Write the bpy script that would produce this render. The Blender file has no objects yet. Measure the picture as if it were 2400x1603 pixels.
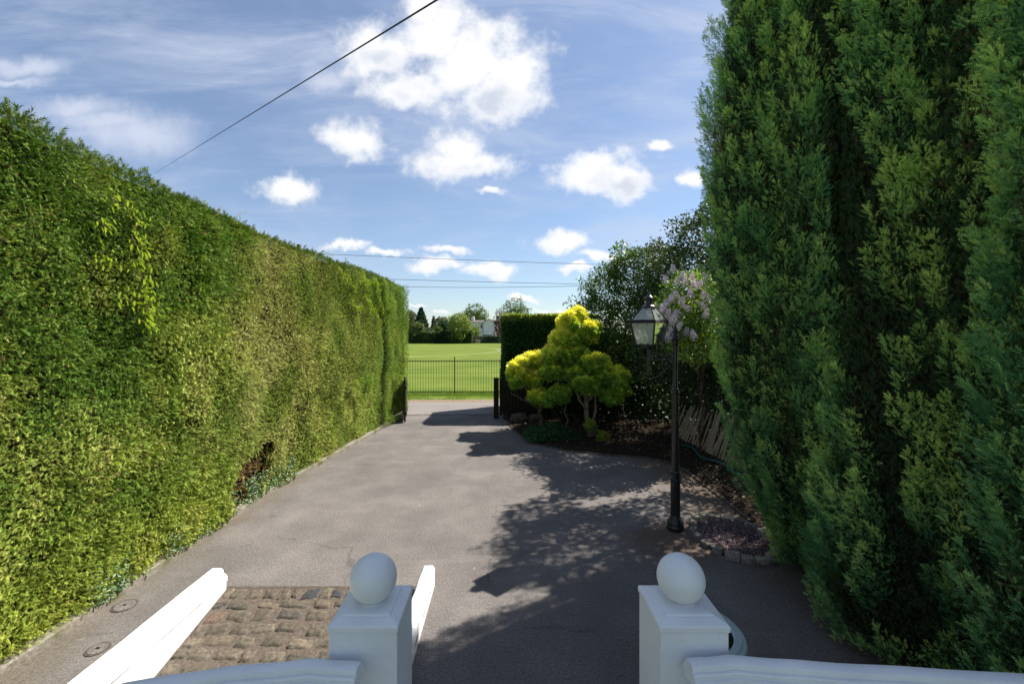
import bpy, bmesh, math, random
import numpy as np
from mathutils import Vector, Matrix
R = math.radians
random.seed(7)
rng = np.random.default_rng(11)
S = bpy.context.scene
COL = S.collection

# ------------------------------------------------------------------ camera
EYE = 2.8
cam = bpy.data.cameras.new("camera")
cam.sensor_width = 36.0
cam.lens = 15.0
cam.shift_x = 13.0 / 2400.0
cam.shift_y = -21.5 / 2400.0
cam.clip_start = 0.05
cam.clip_end = 5000.0
cam_o = bpy.data.objects.new("camera", cam)
COL.objects.link(cam_o)
cam_o.location = (0, 0, EYE)
cam_o.rotation_euler = (R(90), 0, 0)
S.camera = cam_o

# ------------------------------------------------------------------ light
S.view_settings.view_transform = 'Standard'
S.view_settings.look = 'None'
S.view_settings.gamma = 1.0
S.view_settings.exposure = 1.3
S.cycles.max_bounces = 6
S.cycles.transparent_max_bounces = 6
SUN_AZ = R(31.0)      # measured from +x towards +y
SUN_EL = R(50.0)
sd = Vector((math.cos(SUN_EL) * math.cos(SUN_AZ), math.cos(SUN_EL) * math.sin(SUN_AZ), math.sin(SUN_EL)))
sl = bpy.data.lights.new("sun", 'SUN')
sl.energy = 4.6
sl.angle = R(0.53)
sl.color = (1.0, 0.93, 0.82)
so = bpy.data.objects.new("sun", sl)
COL.objects.link(so)
so.rotation_euler = sd.to_track_quat('Z', 'Y').to_euler()
so.location = (20, 10, 30)


class NT:
    """tiny node helper"""
    def __init__(s, nt):
        s.nt = nt
        nt.nodes.clear()

    def n(s, typ, **kw):
        nd = s.nt.nodes.new(typ)
        ins = kw.pop('ins', {})
        for k, v in kw.items():
            setattr(nd, k, v)
        for k, v in ins.items():
            s.put(nd.inputs[k], v)
        return nd

    def put(s, sock, v):
        if isinstance(v, bpy.types.NodeSocket):
            s.nt.links.new(v, sock)
        elif v is not None:
            if hasattr(sock, 'default_value') and isinstance(v, (tuple, list)) and len(v) == 3 and sock.type == 'RGBA':
                v = (*v, 1.0)
            sock.default_value = v

    def m(s, op, a, b=None, c=None, clamp=False):
        nd = s.nt.nodes.new('ShaderNodeMath')
        nd.operation = op
        nd.use_clamp = clamp
        s.put(nd.inputs[0], a)
        if b is not None: s.put(nd.inputs[1], b)
        if c is not None: s.put(nd.inputs[2], c)
        return nd.outputs[0]

    def mix(s, f, a, b, blend='MIX'):
        nd = s.nt.nodes.new('ShaderNodeMix')
        nd.data_type = 'RGBA'
        nd.blend_type = blend
        s.put(nd.inputs[0], f); s.put(nd.inputs[6], a); s.put(nd.inputs[7], b)
        return nd.outputs[2]

    def noise(s, vec, scale, detail=4, rough=0.55, dist=0.0):
        nd = s.n('ShaderNodeTexNoise')
        s.put(nd.inputs['Vector'], vec)
        nd.inputs['Scale'].default_value = scale
        nd.inputs['Detail'].default_value = detail
        nd.inputs['Roughness'].default_value = rough
        nd.inputs['Distortion'].default_value = dist
        return nd.outputs[0]

    def ramp(s, fac, stops):
        nd = s.n('ShaderNodeValToRGB')
        cr = nd.color_ramp
        while len(cr.elements) > 1: cr.elements.remove(cr.elements[-1])
        cr.elements[0].position = stops[0][0]; cr.elements[0].color = (*stops[0][1], 1)
        for p, c in stops[1:]:
            e = cr.elements.new(p); e.color = (*c, 1)
        s.put(nd.inputs[0], fac)
        return nd.outputs[0]

    def smooth(s, x, a, b):
        nd = s.n('ShaderNodeMapRange', interpolation_type='SMOOTHSTEP')
        s.put(nd.inputs[0], x)
        nd.inputs[1].default_value = a; nd.inputs[2].default_value = b
        return nd.outputs[0]


# ------------------------------------------------------------------ sky
W = bpy.data.worlds.new("World")
S.world = W
W.use_nodes = True
N = NT(W.node_tree)
sky = N.n('ShaderNodeTexSky', sky_type='NISHITA')
sky.sun_disc = False
sky.sun_elevation = SUN_EL
sky.sun_rotation = R(90) - SUN_AZ
sky.air_density = 1.0
sky.dust_density = 0.4
sky.ozone_density = 1.6
tc = N.n('ShaderNodeTexCoord')
D = tc.outputs['Generated']
sep = N.n('ShaderNodeSeparateXYZ', ins={0: D})
dx, dy, dz = sep.outputs
front = N.m('MAXIMUM', dy, 0.05)
u0 = N.m('DIVIDE', dx, front)
v0 = N.m('DIVIDE', dz, front)
uv = N.n('ShaderNodeCombineXYZ', ins={0: u0, 1: v0, 2: 0.0}).outputs[0]
w1 = N.n('ShaderNodeTexNoise', ins={'Vector': uv}); w1.inputs['Scale'].default_value = 7.0; w1.inputs['Detail'].default_value = 6; w1.inputs['Roughness'].default_value = .6
sw = N.n('ShaderNodeSeparateColor', ins={0: w1.outputs['Color']})
u = N.m('ADD', u0, N.m('MULTIPLY', N.m('SUBTRACT', sw.outputs[0], .5), .13))
v = N.m('ADD', v0, N.m('MULTIPLY', N.m('SUBTRACT', sw.outputs[1], .5), .11))
fine = N.noise(uv, 13.0, 9, .62)
# cumulus: centre and radii as directions (x/y, z/y), softness
CL = [(-.165, .70, .115, .085), (-.075, .63, .165, .115), (-.30, .66, .10, .07), (-.23, .575, .14, .045), (-.02, .545, .12, .055), (-.01, .60, .12, .09), (-.19, .77, .07, .06),
      (-.355, .455, .085, .042), (-.10, .40, .135, .045), (-.115, .435, .06, .05), (.205, .375, .12, .042), (.285, .355, .05, .04), (.22, .41, .07, .03),
      (-.515, .338, .068, .036), (.125, .213, .065, .028), (.205, .178, .065, .014), (-.035, .14, .075, .018),
      (-.16, .155, .07, .016), (-.37, .198, .06, .012), (-.28, .182, .05, .010), (.435, .35, .04, .022), (.35, .44, .03, .016),
      (-.04, .322, .045, .009), (.035, .085, .04, .010), (.16, .145, .04, .012), (-.147, .056, .02, .006), (-.15, .187, .06, .010),
      (.11, .055, .05, .006), (-.21, .065, .03, .005)]
dens = None
low = None
for (cx, cy, rx, ry) in CL:
    qx = N.m('DIVIDE', N.m('SUBTRACT', u, cx), rx)
    qy = N.m('DIVIDE', N.m('SUBTRACT', v, cy), ry)
    q = N.m('SUBTRACT', 1.0, N.m('SQRT', N.m('ADD', N.m('MULTIPLY', qx, qx), N.m('MULTIPLY', qy, qy))))
    # relative height in the cloud, weighted by membership
    wgt = N.m('MAXIMUM', N.m('ADD', q, .5), 0.0)
    lo = N.m('MULTIPLY', N.m('MULTIPLY', qy, -1.0), wgt)
    dens = q if dens is None else N.m('MAXIMUM', dens, q)
    low = lo if low is None else N.m('ADD', low, lo)
dn = N.m('ADD', dens, N.m('MULTIPLY', N.m('SUBTRACT', fine, .5), 2.0))
fsz = N.smooth(dy, 0.05, 0.2)
cum = N.m('MULTIPLY', N.smooth(dn, -.30, .66), fsz)
# soft thin clouds on the left
SOFT = [(-1.0, .53, .14, .035), (-.86, .47, .16, .075), (-1.12, .625, .10, .028), (-1.16, .59, .09, .016), (-.93, .50, .16, .035), (-.42, .60, .08, .04)]
sdens = None
for (cx, cy, rx, ry) in SOFT:
    qx = N.m('DIVIDE', N.m('SUBTRACT', u, cx), rx)
    qy = N.m('DIVIDE', N.m('SUBTRACT', v, cy), ry)
    q = N.m('SUBTRACT', 1.0, N.m('SQRT', N.m('ADD', N.m('MULTIPLY', qx, qx), N.m('MULTIPLY', qy, qy))))
    sdens = q if sdens is None else N.m('MAXIMUM', sdens, q)
soft = N.m('MULTIPLY', N.m('MULTIPLY', N.smooth(N.m('ADD', sdens, N.m('MULTIPLY', N.m('SUBTRACT', fine, .5), .8)), -.2, .95), .75), fsz)
# cirrus veil: stretched noise
mp = N.n('ShaderNodeMapping', ins={'Vector': uv}); mp.inputs['Rotation'].default_value = (0, 0, R(24)); mp.inputs['Scale'].default_value = (1.0, 5.0, 1)
ci = N.noise(mp.outputs[0], 1.7, 9, .62, .6)
mp2 = N.n('ShaderNodeMapping', ins={'Vector': uv}); mp2.inputs['Rotation'].default_value = (0, 0, R(-38)); mp2.inputs['Scale'].default_value = (1.0, 4.0, 1)
ci2 = N.noise(mp2.outputs[0], 1.3, 9, .62, .5)
veil = N.m('ADD', N.m('MULTIPLY', N.smooth(ci, .42, .78), .50), N.m('MULTIPLY', N.smooth(ci2, .40, .78), .46))
veil = N.m('MULTIPLY', veil, N.smooth(dz, .0, .1))
# colours (clouds scatter the sun, radiances relative to the sky node)
skc = N.n('ShaderNodeHueSaturation', ins={'Color': sky.outputs[0]})
skc.inputs['Saturation'].default_value = 1.0
skc.inputs['Value'].default_value = 1.0
skb = N.mix(1.0, skc.outputs[0], (.98, 1.05, 1.12), 'MULTIPLY')
c1 = N.mix(N.m('MULTIPLY', N.m('ADD', veil, .14), 1.0, clamp=True), skb, (4.9, 5.5, 6.9))
c2 = N.mix(soft, c1, (5.9, 6.3, 7.4))
shade = N.smooth(N.m('ADD', N.m('MULTIPLY', low, .55), N.m('MULTIPLY', N.m('SUBTRACT', sw.outputs[2], .5), 2.4)), -.1, 1.0)
ccol = N.mix(N.m('MULTIPLY', shade, N.smooth(dn, .15, .9)), (8.1, 8.15, 8.3), (5.1, 5.6, 6.5))
c3 = N.mix(cum, c2, ccol)
bg = N.n('ShaderNodeBackground', ins={0: c3, 1: 0.052})
ow = N.n('ShaderNodeOutputWorld')
W.node_tree.links.new(bg.outputs[0], ow.inputs[0])

# ------------------------------------------------------------------ materials
def mat(name, fn, rough=0.8, spec=0.3, bump=None, metallic=0.0):
    """fn(N, P) -> colour socket or tuple;  bump(N,P)->(height, strength, distance)"""
    M = bpy.data.materials.new(name)
    M.use_nodes = True
    n = NT(M.node_tree)
    t = n.n('ShaderNodeTexCoord')
    P = t.outputs['Object']
    c = fn(n, P) if callable(fn) else fn
    b = n.n('ShaderNodeBsdfPrincipled')
    n.put(b.inputs['Base Color'], c)
    r = rough(n, P) if callable(rough) else rough
    n.put(b.inputs['Roughness'], r)
    b.inputs['Specular IOR Level'].default_value = spec
    b.inputs['Metallic'].default_value = metallic
    if bump:
        h, st, di = bump(n, P)
        bn = n.n('ShaderNodeBump', ins={'Height': h})
        bn.inputs['Strength'].default_value = st
        bn.inputs['Distance'].default_value = di
        n.nt.links.new(bn.outputs[0], b.inputs['Normal'])
    o = n.n('ShaderNodeOutputMaterial')
    n.nt.links.new(b.outputs[0], o.inputs[0])
    return M

def leafmat(name, trans=0.25, rough=0.55, spec=0.25):
    M = bpy.data.materials.new(name); M.use_nodes = True
    n = NT(M.node_tree)
    a = n.n('ShaderNodeAttribute', attribute_name='tint').outputs['Color']
    b = n.n('ShaderNodeBsdfPrincipled', ins={'Base Color': a})
    b.inputs['Roughness'].default_value = rough
    b.inputs['Specular IOR Level'].default_value = spec
    t = n.n('ShaderNodeBsdfTranslucent', ins={'Color': n.mix(1.0, a, (1.25, 1.3, .6), 'MULTIPLY')})
    mx = n.n('ShaderNodeMixShader', ins={0: trans, 1: b.outputs[0], 2: t.outputs[0]})
    o = n.n('ShaderNodeOutputMaterial')
    n.nt.links.new(mx.outputs[0], o.inputs[0])
    return M

def tintmat(name, rough=0.85, spec=.2, bscale=40, bst=.5, bdist=.01, var=.5):
    def f(n, P):
        a = n.n('ShaderNodeAttribute', attribute_name='tint').outputs['Color']
        k = n.noise(P, bscale, 5, .65)
        return n.mix(var, a, n.mix(1.0, a, n.ramp(k, [(.3, (.35, .35, .35)), (.7, (1.6, 1.6, 1.6))]), 'MULTIPLY'))
    return mat(name, f, rough, spec, lambda n, P: (n.noise(P, bscale, 6, .7), bst, bdist))

def simple(name, c1, c2, scale, rough=.8, spec=.3, bscale=None, bst=.3, bdist=.01, metallic=0):
    return mat(name, lambda n, P: n.ramp(n.noise(P, scale, 6, .6), [(.3, c1), (.7, c2)]), rough, spec,
               (lambda n, P: (n.noise(P, bscale, 6, .65), bst, bdist)) if bscale else None, metallic)

M_leaf = leafmat("conifer_foliage", .18, .6, .15)
M_cyp = leafmat("cypress_foliage", .12, .65, .12)
M_broad = leafmat("broad_leaf", .3, .42, .4)
M_vine = leafmat("vine_leaf", .35, .7, .08)
M_gloss = leafmat("glossy_leaf", .14, .5, .22)
M_core = mat("interior_shade", lambda n, P: n.ramp(n.noise(P, 25, 4), [(.35, (.006, .008, .004)), (.7, (.022, .022, .01))]), .95, .05)  # near-black colour stands in for shade deep inside the foliage
M_bark = simple("bark", (.05, .035, .025), (.13, .095, .07), 18, .9, .15, 30, .6, .01)
M_barkp = simple("pale_bark", (.10, .07, .045), (.24, .18, .12), 22, .9, .15, 40, .5, .006)

def asphalt_col(n, P):
    big = n.noise(P, .55, 4, .55)
    mid = n.noise(P, 1.6, 7, .6, .1)
    grit = n.noise(P, 95, 3, .8)
    grit2 = n.noise(P, 34, 4, .7)
    c = n.ramp(mid, [(.25, (.104, .097, .094)), (.5, (.126, .117, .114)), (.75, (.158, .147, .142))])
    c = n.mix(.55, c, n.mix(1.0, c, n.ramp(big, [(.3, (.72, .72, .74)), (.7, (1.32, 1.30, 1.28))]), 'MULTIPLY'))
    c = n.mix(.75, c, n.mix(1.0, c, n.ramp(grit, [(.32, (.25, .25, .25)), (.5, (.95, .95, .95)), (.68, (2.0, 1.95, 1.9))]), 'MULTIPLY'))
    c = n.mix(.4, c, n.mix(1.0, c, n.ramp(grit2, [(.35, (.5, .5, .5)), (.65, (1.5, 1.5, 1.5))]), 'MULTIPLY'))
    # tyre-worn pale arcs
    mp = n.n('ShaderNodeMapping', ins={'Vector': P}); mp.inputs['Rotation'].default_value = (0, 0, R(-35)); mp.inputs['Scale'].default_value = (.35, 2.2, 1)
    st = n.noise(mp.outputs[0], 1.0, 5, .6, .4)
    c = n.mix(n.m('MULTIPLY', n.smooth(st, .56, .80), .30), c, (.23, .215, .20))
    vo = n.n('ShaderNodeTexVoronoi', feature='DISTANCE_TO_EDGE')
    wv = n.n('ShaderNodeTexNoise', ins={'Vector': P}); wv.inputs['Scale'].default_value = 2.5; wv.inputs['Detail'].default_value = 6
    n.put(vo.inputs['Vector'], n.mix(.35, P, wv.outputs['Color'], 'ADD')); vo.inputs['Scale'].default_value = .42
    cr = n.m('MULTIPLY', n.smooth(vo.outputs['Distance'], .006, .0015), n.smooth(n.noise(P, .7, 3), .47, .56))
    c = n.mix(n.m('MULTIPLY', cr, .35), c, (.03, .026, .024))
    sp = n.noise(P, 6.0, 2, .4)
    c = n.mix(n.m('MULTIPLY', n.smooth(sp, .74, .80), .5), c, (.30, .28, .26))
    oil = n.noise(P, 1.3, 3, .5, 1.0)
    c = n.mix(n.m('MULTIPLY', n.smooth(oil, .66, .76), .35), c, (.05, .046, .046))
    # brown dirt towards both edges
    s = n.n('ShaderNodeSeparateXYZ', ins={0: P})
    el = n.smooth(n.m('ADD', s.outputs[0], n.m('MULTIPLY', mid, .9)), -3.1, -3.75)
    er = n.smooth(n.m('ADD', s.outputs[0], n.m('MULTIPLY', mid, 1.6)), 3.2, 4.3)
    c = n.mix(n.m('MULTIPLY', el, .6), c, n.ramp(grit2, [(.3, (.055, .05, .035)), (.7, (.16, .13, .09))]))
    c = n.mix(n.m('MULTIPLY', er, .8), c, n.ramp(grit2, [(.3, (.03, .022, .016)), (.7, (.13, .095, .065))]))
    ddx = n.m('SUBTRACT', s.outputs[0], 2.25); ddy = n.m('SUBTRACT', s.outputs[1], 5.75)
    dd2 = n.m('ADD', n.m('SQRT', n.m('ADD', n.m('MULTIPLY', ddx, ddx), n.m('MULTIPLY', ddy, ddy))), n.m('MULTIPLY', n.noise(P, 3.0, 5, .7), .9))
    c = n.mix(n.m('MULTIPLY', n.smooth(dd2, 1.25, .75), .75), c, n.ramp(grit2, [(.3, (.03, .02, .014)), (.7, (.16, .11, .075))]))
    return c
M_asphalt = mat("worn_asphalt", asphalt_col, .92, .12,
                lambda n, P: (n.m('ADD', n.noise(P, 95, 4, .8), n.m('MULTIPLY', n.noise(P, 8, 3), .8)), .55, .006))
M_lane = mat("pale_lane_asphalt", lambda n, P: n.mix(.6, n.ramp(n.noise(P, 1.2, 7, .65), [(.3, (.14, .128, .12)), (.7, (.21, .195, .18))]),
             n.ramp(n.noise(P, 60, 3, .8), [(.35, (.09, .08, .075)), (.65, (.28, .26, .25))])), .92, .12)
M_soil = mat("bark_and_soil", lambda n, P: n.ramp(n.noise(P, 38, 7, .75), [(.32, (.008, .006, .004)), (.55, (.03, .021, .014)), (.72, (.085, .062, .04))]), .95, .1,
             lambda n, P: (n.noise(P, 30, 7, .75), 1.0, .04))
M_dirt = mat("dusty_verge", lambda n, P: n.ramp(n.noise(P, 9, 7, .7), [(.3, (.10, .075, .05)), (.7, (.26, .21, .16))]), .95, .1)
M_gravel = mat("plum_gravel", lambda n, P: n.ramp(n.noise(P, 70, 3, .8), [(.3, (.02, .012, .014)), (.7, (.16, .11, .12))]), .9, .2)

def field_col(n, P):
    s = n.n('ShaderNodeSeparateXYZ', ins={0: P})
    x, y = s.outputs[0], s.outputs[1]
    g = n.ramp(n.noise(P, .22, 8, .7), [(.3, (.072, .115, .014)), (.5, (.102, .142, .020)), (.7, (.135, .168, .032))])
    mp = n.n('ShaderNodeMapping', ins={'Vector': P}); mp.inputs['Scale'].default_value = (.05, 1.0, 1)
    st = n.noise(mp.outputs[0], .55, 3, .5)
    g = n.mix(.7, g, n.mix(1.0, g, n.ramp(st, [(.35, (.78, .84, .7)), (.65, (1.2, 1.15, 1.2))]), 'MULTIPLY'))
    fn_ = n.noise(P, 14, 4, .8)
    g = n.mix(.6, g, n.mix(1.0, g, n.ramp(fn_, [(.3, (.55, .6, .5)), (.7, (1.45, 1.4, 1.5))]), 'MULTIPLY'))
    qx = n.m('DIVIDE', n.m('ADD', x, 16.0), 15.2)
    qy = n.m('DIVIDE', n.m('SUBTRACT', y, 69.0), 20.5)
    q = n.m('SQRT', n.m('ADD', n.m('MULTIPLY', qx, qx), n.m('MULTIPLY', qy, qy)))
    line = n.smooth(n.m('ABSOLUTE', n.m('SUBTRACT', n.m('ADD', q, n.m('MULTIPLY', n.noise(P, .3, 2), .03)), 1.01)), .055, .01)
    return n.mix(n.m('MULTIPLY', line, .5), g, (.20, .215, .10))
M_field = mat("mown_grass", field_col, .95, .1)

def paint_col(n, P):
    k = n.noise(P, 3.2, 6, .6)
    c = n.ramp(k, [(.3, (.68, .69, .71)), (.7, (.77, .77, .78))])
    d = n.noise(P, 11, 8, .75)
    c = n.mix(n.m('MULTIPLY', n.smooth(d, .60, .78), .35), c, (.58, .56, .52))
    mpp = n.n('ShaderNodeMapping', ins={'Vector': P}); mpp.inputs['Scale'].default_value = (22, 22, 2.0)
    stq = n.noise(mpp.outputs[0], 1.0, 6, .7)
    c = n.mix(n.m('MULTIPLY', n.smooth(stq, .56, .74), .30), c, (.52, .52, .45))
    chip = n.noise(P, 38, 4, .7)
    c = n.mix(n.m('MULTIPLY', n.smooth(chip, .735, .76), .8), c, (.33, .30, .26))
    return c
M_paint = mat("white_masonry_paint", paint_col, lambda n, P: n.ramp(n.noise(P, 6, 4), [(.3, (.38,) * 3), (.7, (.6,) * 3)]), .35,
              lambda n, P: (n.m('ADD', n.noise(P, 12, 6, .62), n.m('MULTIPLY', n.noise(P, 80, 3, .7), .3)), .6, .010))
M_iron = mat("black_gloss_iron", lambda n, P: n.ramp(n.noise(P, 20, 5), [(.3, (.008, .008, .009)), (.75, (.02, .019, .02))]), .33, .5,
             lambda n, P: (n.noise(P, 30, 4), .25, .003))
M_rail = mat("black_fence_paint", (.014, .014, .014), .55, .3)
M_dwood = simple("dark_stained_wood", (.010, .007, .006), (.03, .02, .016), 14, .8, .2, 20, .4, .004)
M_concrete = mat("mossy_concrete", lambda n, P: n.mix(n.smooth(n.noise(P, 2.5, 6, .7), .45, .62), n.ramp(n.noise(P, 30, 5, .7), [(.3, (.11, .10, .085)), (.7, (.27, .245, .21))]), (.09, .095, .035)), .95, .1,
                 lambda n, P: (n.noise(P, 30, 6, .7), .7, .01))
M_lime = simple('lime_lichen', (.16, .15, .13), (.42, .41, .38), 40, .9, .1)
M_dkerb = simple('dirty_kerb', (.035, .028, .022), (.12, .10, .08), 14, .95, .1, 25, .5, .008)
M_stone = tintmat("edging_stone", .9, .15, 28, .8, .012, .7)
M_cobble = tintmat("cobble_stone", .88, .2, 26, .9, .010, .8)
M_mortar = mat("pink_mortar", lambda n, P: n.ramp(n.noise(P, 30, 7, .75), [(.3, (.07, .058, .048)), (.7, (.18, .148, .122))]), .95, .1, lambda n, P: (n.noise(P, 35, 6, .75), .9, .02))
M_wood = simple("weathered_paling", (.24, .18, .12), (.50, .41, .30), 22, .9, .15, 35, .5, .004)
M_hose = mat("teal_hose", (.01, .16, .15), .4, .4)
M_wall = mat("white_house_render", lambda n, P: n.ramp(n.noise(P, 1.5, 5), [(.3, (.60, .61, .63)), (.7, (.72, .72, .73))]), .85, .2)
M_slate = simple("slate_roof", (.07, .06, .065), (.15, .125, .12), 2.0, .8, .3)
M_tile = simple("orange_roof", (.20, .11, .075), (.27, .16, .11), 2.0, .9, .2)
M_pane = mat("window_glass", (.02, .025, .03), .08, .6)
M_brick = simple("garden_wall_brick", (.10, .085, .07), (.24, .20, .17), 3.0, .9, .1)
M_cable = mat("cable_sheath", (.02, .02, .022), .6, .2)
M_lilac = tintmat("lilac_blossom", .8, .1, 90, .3, .004, .3)
M_green = mat("pale_green_metal", lambda n, P: n.ramp(n.noise(P, 6, 4), [(.3, (.28, .36, .36)), (.7, (.36, .44, .43))]), .3, .5)
M_dglass = mat("dark_glass", (.006, .008, .012), .06, .6)
# lantern glass: pale diffuse mix, part see-through
M_lg = bpy.data.materials.new("pale_lantern_glass"); M_lg.use_nodes = True
n = NT(M_lg.node_tree)
P = n.n('ShaderNodeTexCoord').outputs['Object']
mpn = n.n('ShaderNodeMapping', ins={'Vector': P}); mpn.inputs['Rotation'].default_value = (.3, .5, .2); mpn.inputs['Scale'].default_value = (9, 9, 2.5)
k = n.noise(mpn.outputs[0], 1.4, 6, .6, .5)
gl = n.n('ShaderNodeBsdfGlossy'); gl.inputs['Roughness'].default_value = .12; gl.inputs['Color'].default_value = (.9, .9, .9, 1)
df = n.n('ShaderNodeBsdfTranslucent'); df.inputs['Color'].default_value = (.62, .66, .62, 1)
dd = n.n('ShaderNodeBsdfDiffuse'); dd.inputs['Color'].default_value = (.42, .45, .43, 1)
tr = n.n('ShaderNodeBsdfTransparent'); tr.inputs['Color'].default_value = (.85, .88, .86, 1)
m0 = n.n('ShaderNodeMixShader', ins={0: .5, 1: df.outputs[0], 2: dd.outputs[0]})
m1 = n.n('ShaderNodeMixShader', ins={0: n.m('ADD', n.m('MULTIPLY', n.smooth(k, .25, .75), .28), .70), 1: tr.outputs[0], 2: m0.outputs[0]})
fr = n.n('ShaderNodeFresnel'); fr.inputs['IOR'].default_value = 1.5
m2 = n.n('ShaderNodeMixShader', ins={0: n.m('ADD', fr.outputs[0], .04), 1: m1.outputs[0], 2: gl.outputs[0]})
o_ = n.n('ShaderNodeOutputMaterial'); n.nt.links.new(m2.outputs[0], o_.inputs[0])

# ------------------------------------------------------------------ object helpers
def tag(o, label=None, cat=None, group=None, kind=None):
    if label: o['label'] = label
    if cat: o['category'] = cat
    if group: o['group'] = group
    if kind: o['kind'] = kind
    return o

def empty(name, loc, label, cat, group=None, rz=0):
    o = bpy.data.objects.new(name, None)
    o.empty_display_size = .2
    o.location = loc
    o.rotation_euler = (0, 0, rz)
    COL.objects.link(o)
    return tag(o, label, cat, group)

def link(name, me, m, parent=None, loc=None, smooth=False):
    o = bpy.data.objects.new(name, me)
    COL.objects.link(o)
    if m is not None and len(me.materials) == 0: me.materials.append(m)
    if parent: o.parent = parent
    if loc: o.location = loc
    if smooth:
        me.polygons.foreach_set('use_smooth', [True] * len(me.polygons))
    return o

class MB:
    def __init__(s): s.v = []; s.f = []; s.c = []
    def add(s, vs, fs, col=None):
        b = len(s.v)
        s.v += [tuple(p) for p in vs]
        s.f += [tuple(i + b for i in f) for f in fs]
        s.c += [col or (1, 1, 1)] * len(fs)
        return s
    def box(s, c, d, rz=0, rot=None, col=None):
        x, y, z = [k / 2 for k in d]
        P = [Vector(p) for p in [(-x, -y, -z), (x, -y, -z), (x, y, -z), (-x, y, -z), (-x, -y, z), (x, -y, z), (x, y, z), (-x, y, z)]]
        Mx = rot if rot is not None else Matrix.Rotation(rz, 3, 'Z')
        P = [Mx @ p + Vector(c) for p in P]
        return s.add(P, [(0, 3, 2, 1), (4, 5, 6, 7), (0, 1, 5, 4), (1, 2, 6, 5), (2, 3, 7, 6), (3, 0, 4, 7)], col)
    def tube(s, pts, rad, seg=8, col=None, caps=True):
        pts = [Vector(p) for p in pts]
        if not isinstance(rad, (list, tuple)): rad = [rad] * len(pts)
        vs = []; fs = []
        up = Vector((0, 0, 1))
        prev = None
        for i, p in enumerate(pts):
            t = (pts[min(i + 1, len(pts) - 1)] - pts[max(i - 1, 0)]).normalized()
            if prev is None:
                a = t.cross(up)
                if a.length < .05: a = t.cross(Vector((1, 0, 0)))
                a.normalize()
            else:
                a = (prev - t * prev.dot(t)).normalized()
            prev = a
            b = t.cross(a)
            for k in range(seg):
                an = 2 * math.pi * k / seg
                vs.append(p + (a * math.cos(an) + b * math.sin(an)) * rad[i])
        for i in range(len(pts) - 1):
            for k in range(seg):
                k2 = (k + 1) % seg
                fs.append((i * seg + k, i * seg + k2, (i + 1) * seg + k2, (i + 1) * seg + k))
        if caps:
            fs.append(tuple(range(seg - 1, -1, -1)))
            fs.append(tuple((len(pts) - 1) * seg + k for k in range(seg)))
        return s.add(vs, fs, col)
    def lathe(s, prof, seg=32, c=(0, 0, 0), col=None):
        vs = []; fs = []
        for (r, z) in prof:
            for k in range(seg):
                a = 2 * math.pi * k / seg
                vs.append((c[0] + r * math.cos(a), c[1] + r * math.sin(a), c[2] + z))
        for i in range(len(prof) - 1):
            for k in range(seg):
                k2 = (k + 1) % seg
                fs.append((i * seg + k, i * seg + k2, (i + 1) * seg + k2, (i + 1) * seg + k))
        fs.append(tuple(range(seg - 1, -1, -1)))
        fs.append(tuple((len(prof) - 1) * seg + k for k in range(seg)))
        return s.add(vs, fs, col)
    def sweep(s, prof, path, closed=True):
        """prof: list of (side, up) ; path: 3-D points; side = right-hand of travel, horizontal"""
        path = [Vector(p) for p in path]
        vs = []; fs = []; n_ = len(prof)
        for i, p in enumerate(path):
            t = (path[min(i + 1, len(path) - 1)] - path[max(i - 1, 0)]); t.z = 0; t.normalize()
            sd_ = Vector((t.y, -t.x, 0))
            for (a, b) in prof: vs.append(p + sd_ * a + Vector((0, 0, b)))
        for i in range(len(path) - 1):
            for k in range(n_ if closed else n_ - 1):
                k2 = (k + 1) % n_
                fs.append((i * n_ + k, (i + 1) * n_ + k, (i + 1) * n_ + k2, i * n_ + k2))
        if closed:
            fs.append(tuple(range(n_))); fs.append(tuple((len(path) - 1) * n_ + k for k in range(n_ - 1, -1, -1)))
        return s.add(vs, fs)
    def build(s, name, m, parent=None, loc=None, smooth=False, bevel=0, tint=False, auto=False):
        me = bpy.data.meshes.new(name)
        me.from_pydata(s.v, [], s.f)
        me.update()
        if tint:
            a = me.attributes.new('tint', 'FLOAT_COLOR', 'FACE')
            a.data.foreach_set('color', np.array([(*c, 1) for c in s.c], dtype=np.float32).ravel())
        bm = bmesh.new(); bm.from_mesh(me)
        bmesh.ops.recalc_face_normals(bm, faces=bm.faces)
        if bevel:
            bmesh.ops.bevel(bm, geom=[e for e in bm.edges if len(e.link_faces) == 2 and e.calc_face_angle(0) > .5], offset=bevel, segments=2, affect='EDGES', profile=.6)
        if auto:
            for e in bm.edges:
                if len(e.link_faces) == 2 and e.calc_face_angle(0) > R(35): e.smooth = False
        bm.to_mesh(me); bm.free()
        return link(name, me, m, parent, loc, smooth or auto)

def vnoise(p, scale, seed=0):
    q = p * scale + seed * 17.31
    i = np.floor(q).astype(np.int64); f = q - i
    f = f * f * (3 - 2 * f)
    def h(a, b, c):
        n_ = (a * 374761393 + b * 668265263 + c * 2147483647 + seed * 974634777) & 0xffffffff
        n_ = ((n_ ^ (n_ >> 13)) * 1274126177) & 0xffffffff
        return ((n_ ^ (n_ >> 16)) & 0xffff) / 65535.0
    r = 0
    for a in (0, 1):
        for b in (0, 1):
            for c in (0, 1):
                w = (f[:, 0] if a else 1 - f[:, 0]) * (f[:, 1] if b else 1 - f[:, 1]) * (f[:, 2] if c else 1 - f[:, 2])
                r = r + w * h(i[:, 0] + a, i[:, 1] + b, i[:, 2] + c)
    return r

def fbm(p, scale, seed=0):
    return (vnoise(p, scale, seed) * .55 + vnoise(p, scale * 2.1, seed + 1) * .28 + vnoise(p, scale * 4.3, seed + 2) * .17)

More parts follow.
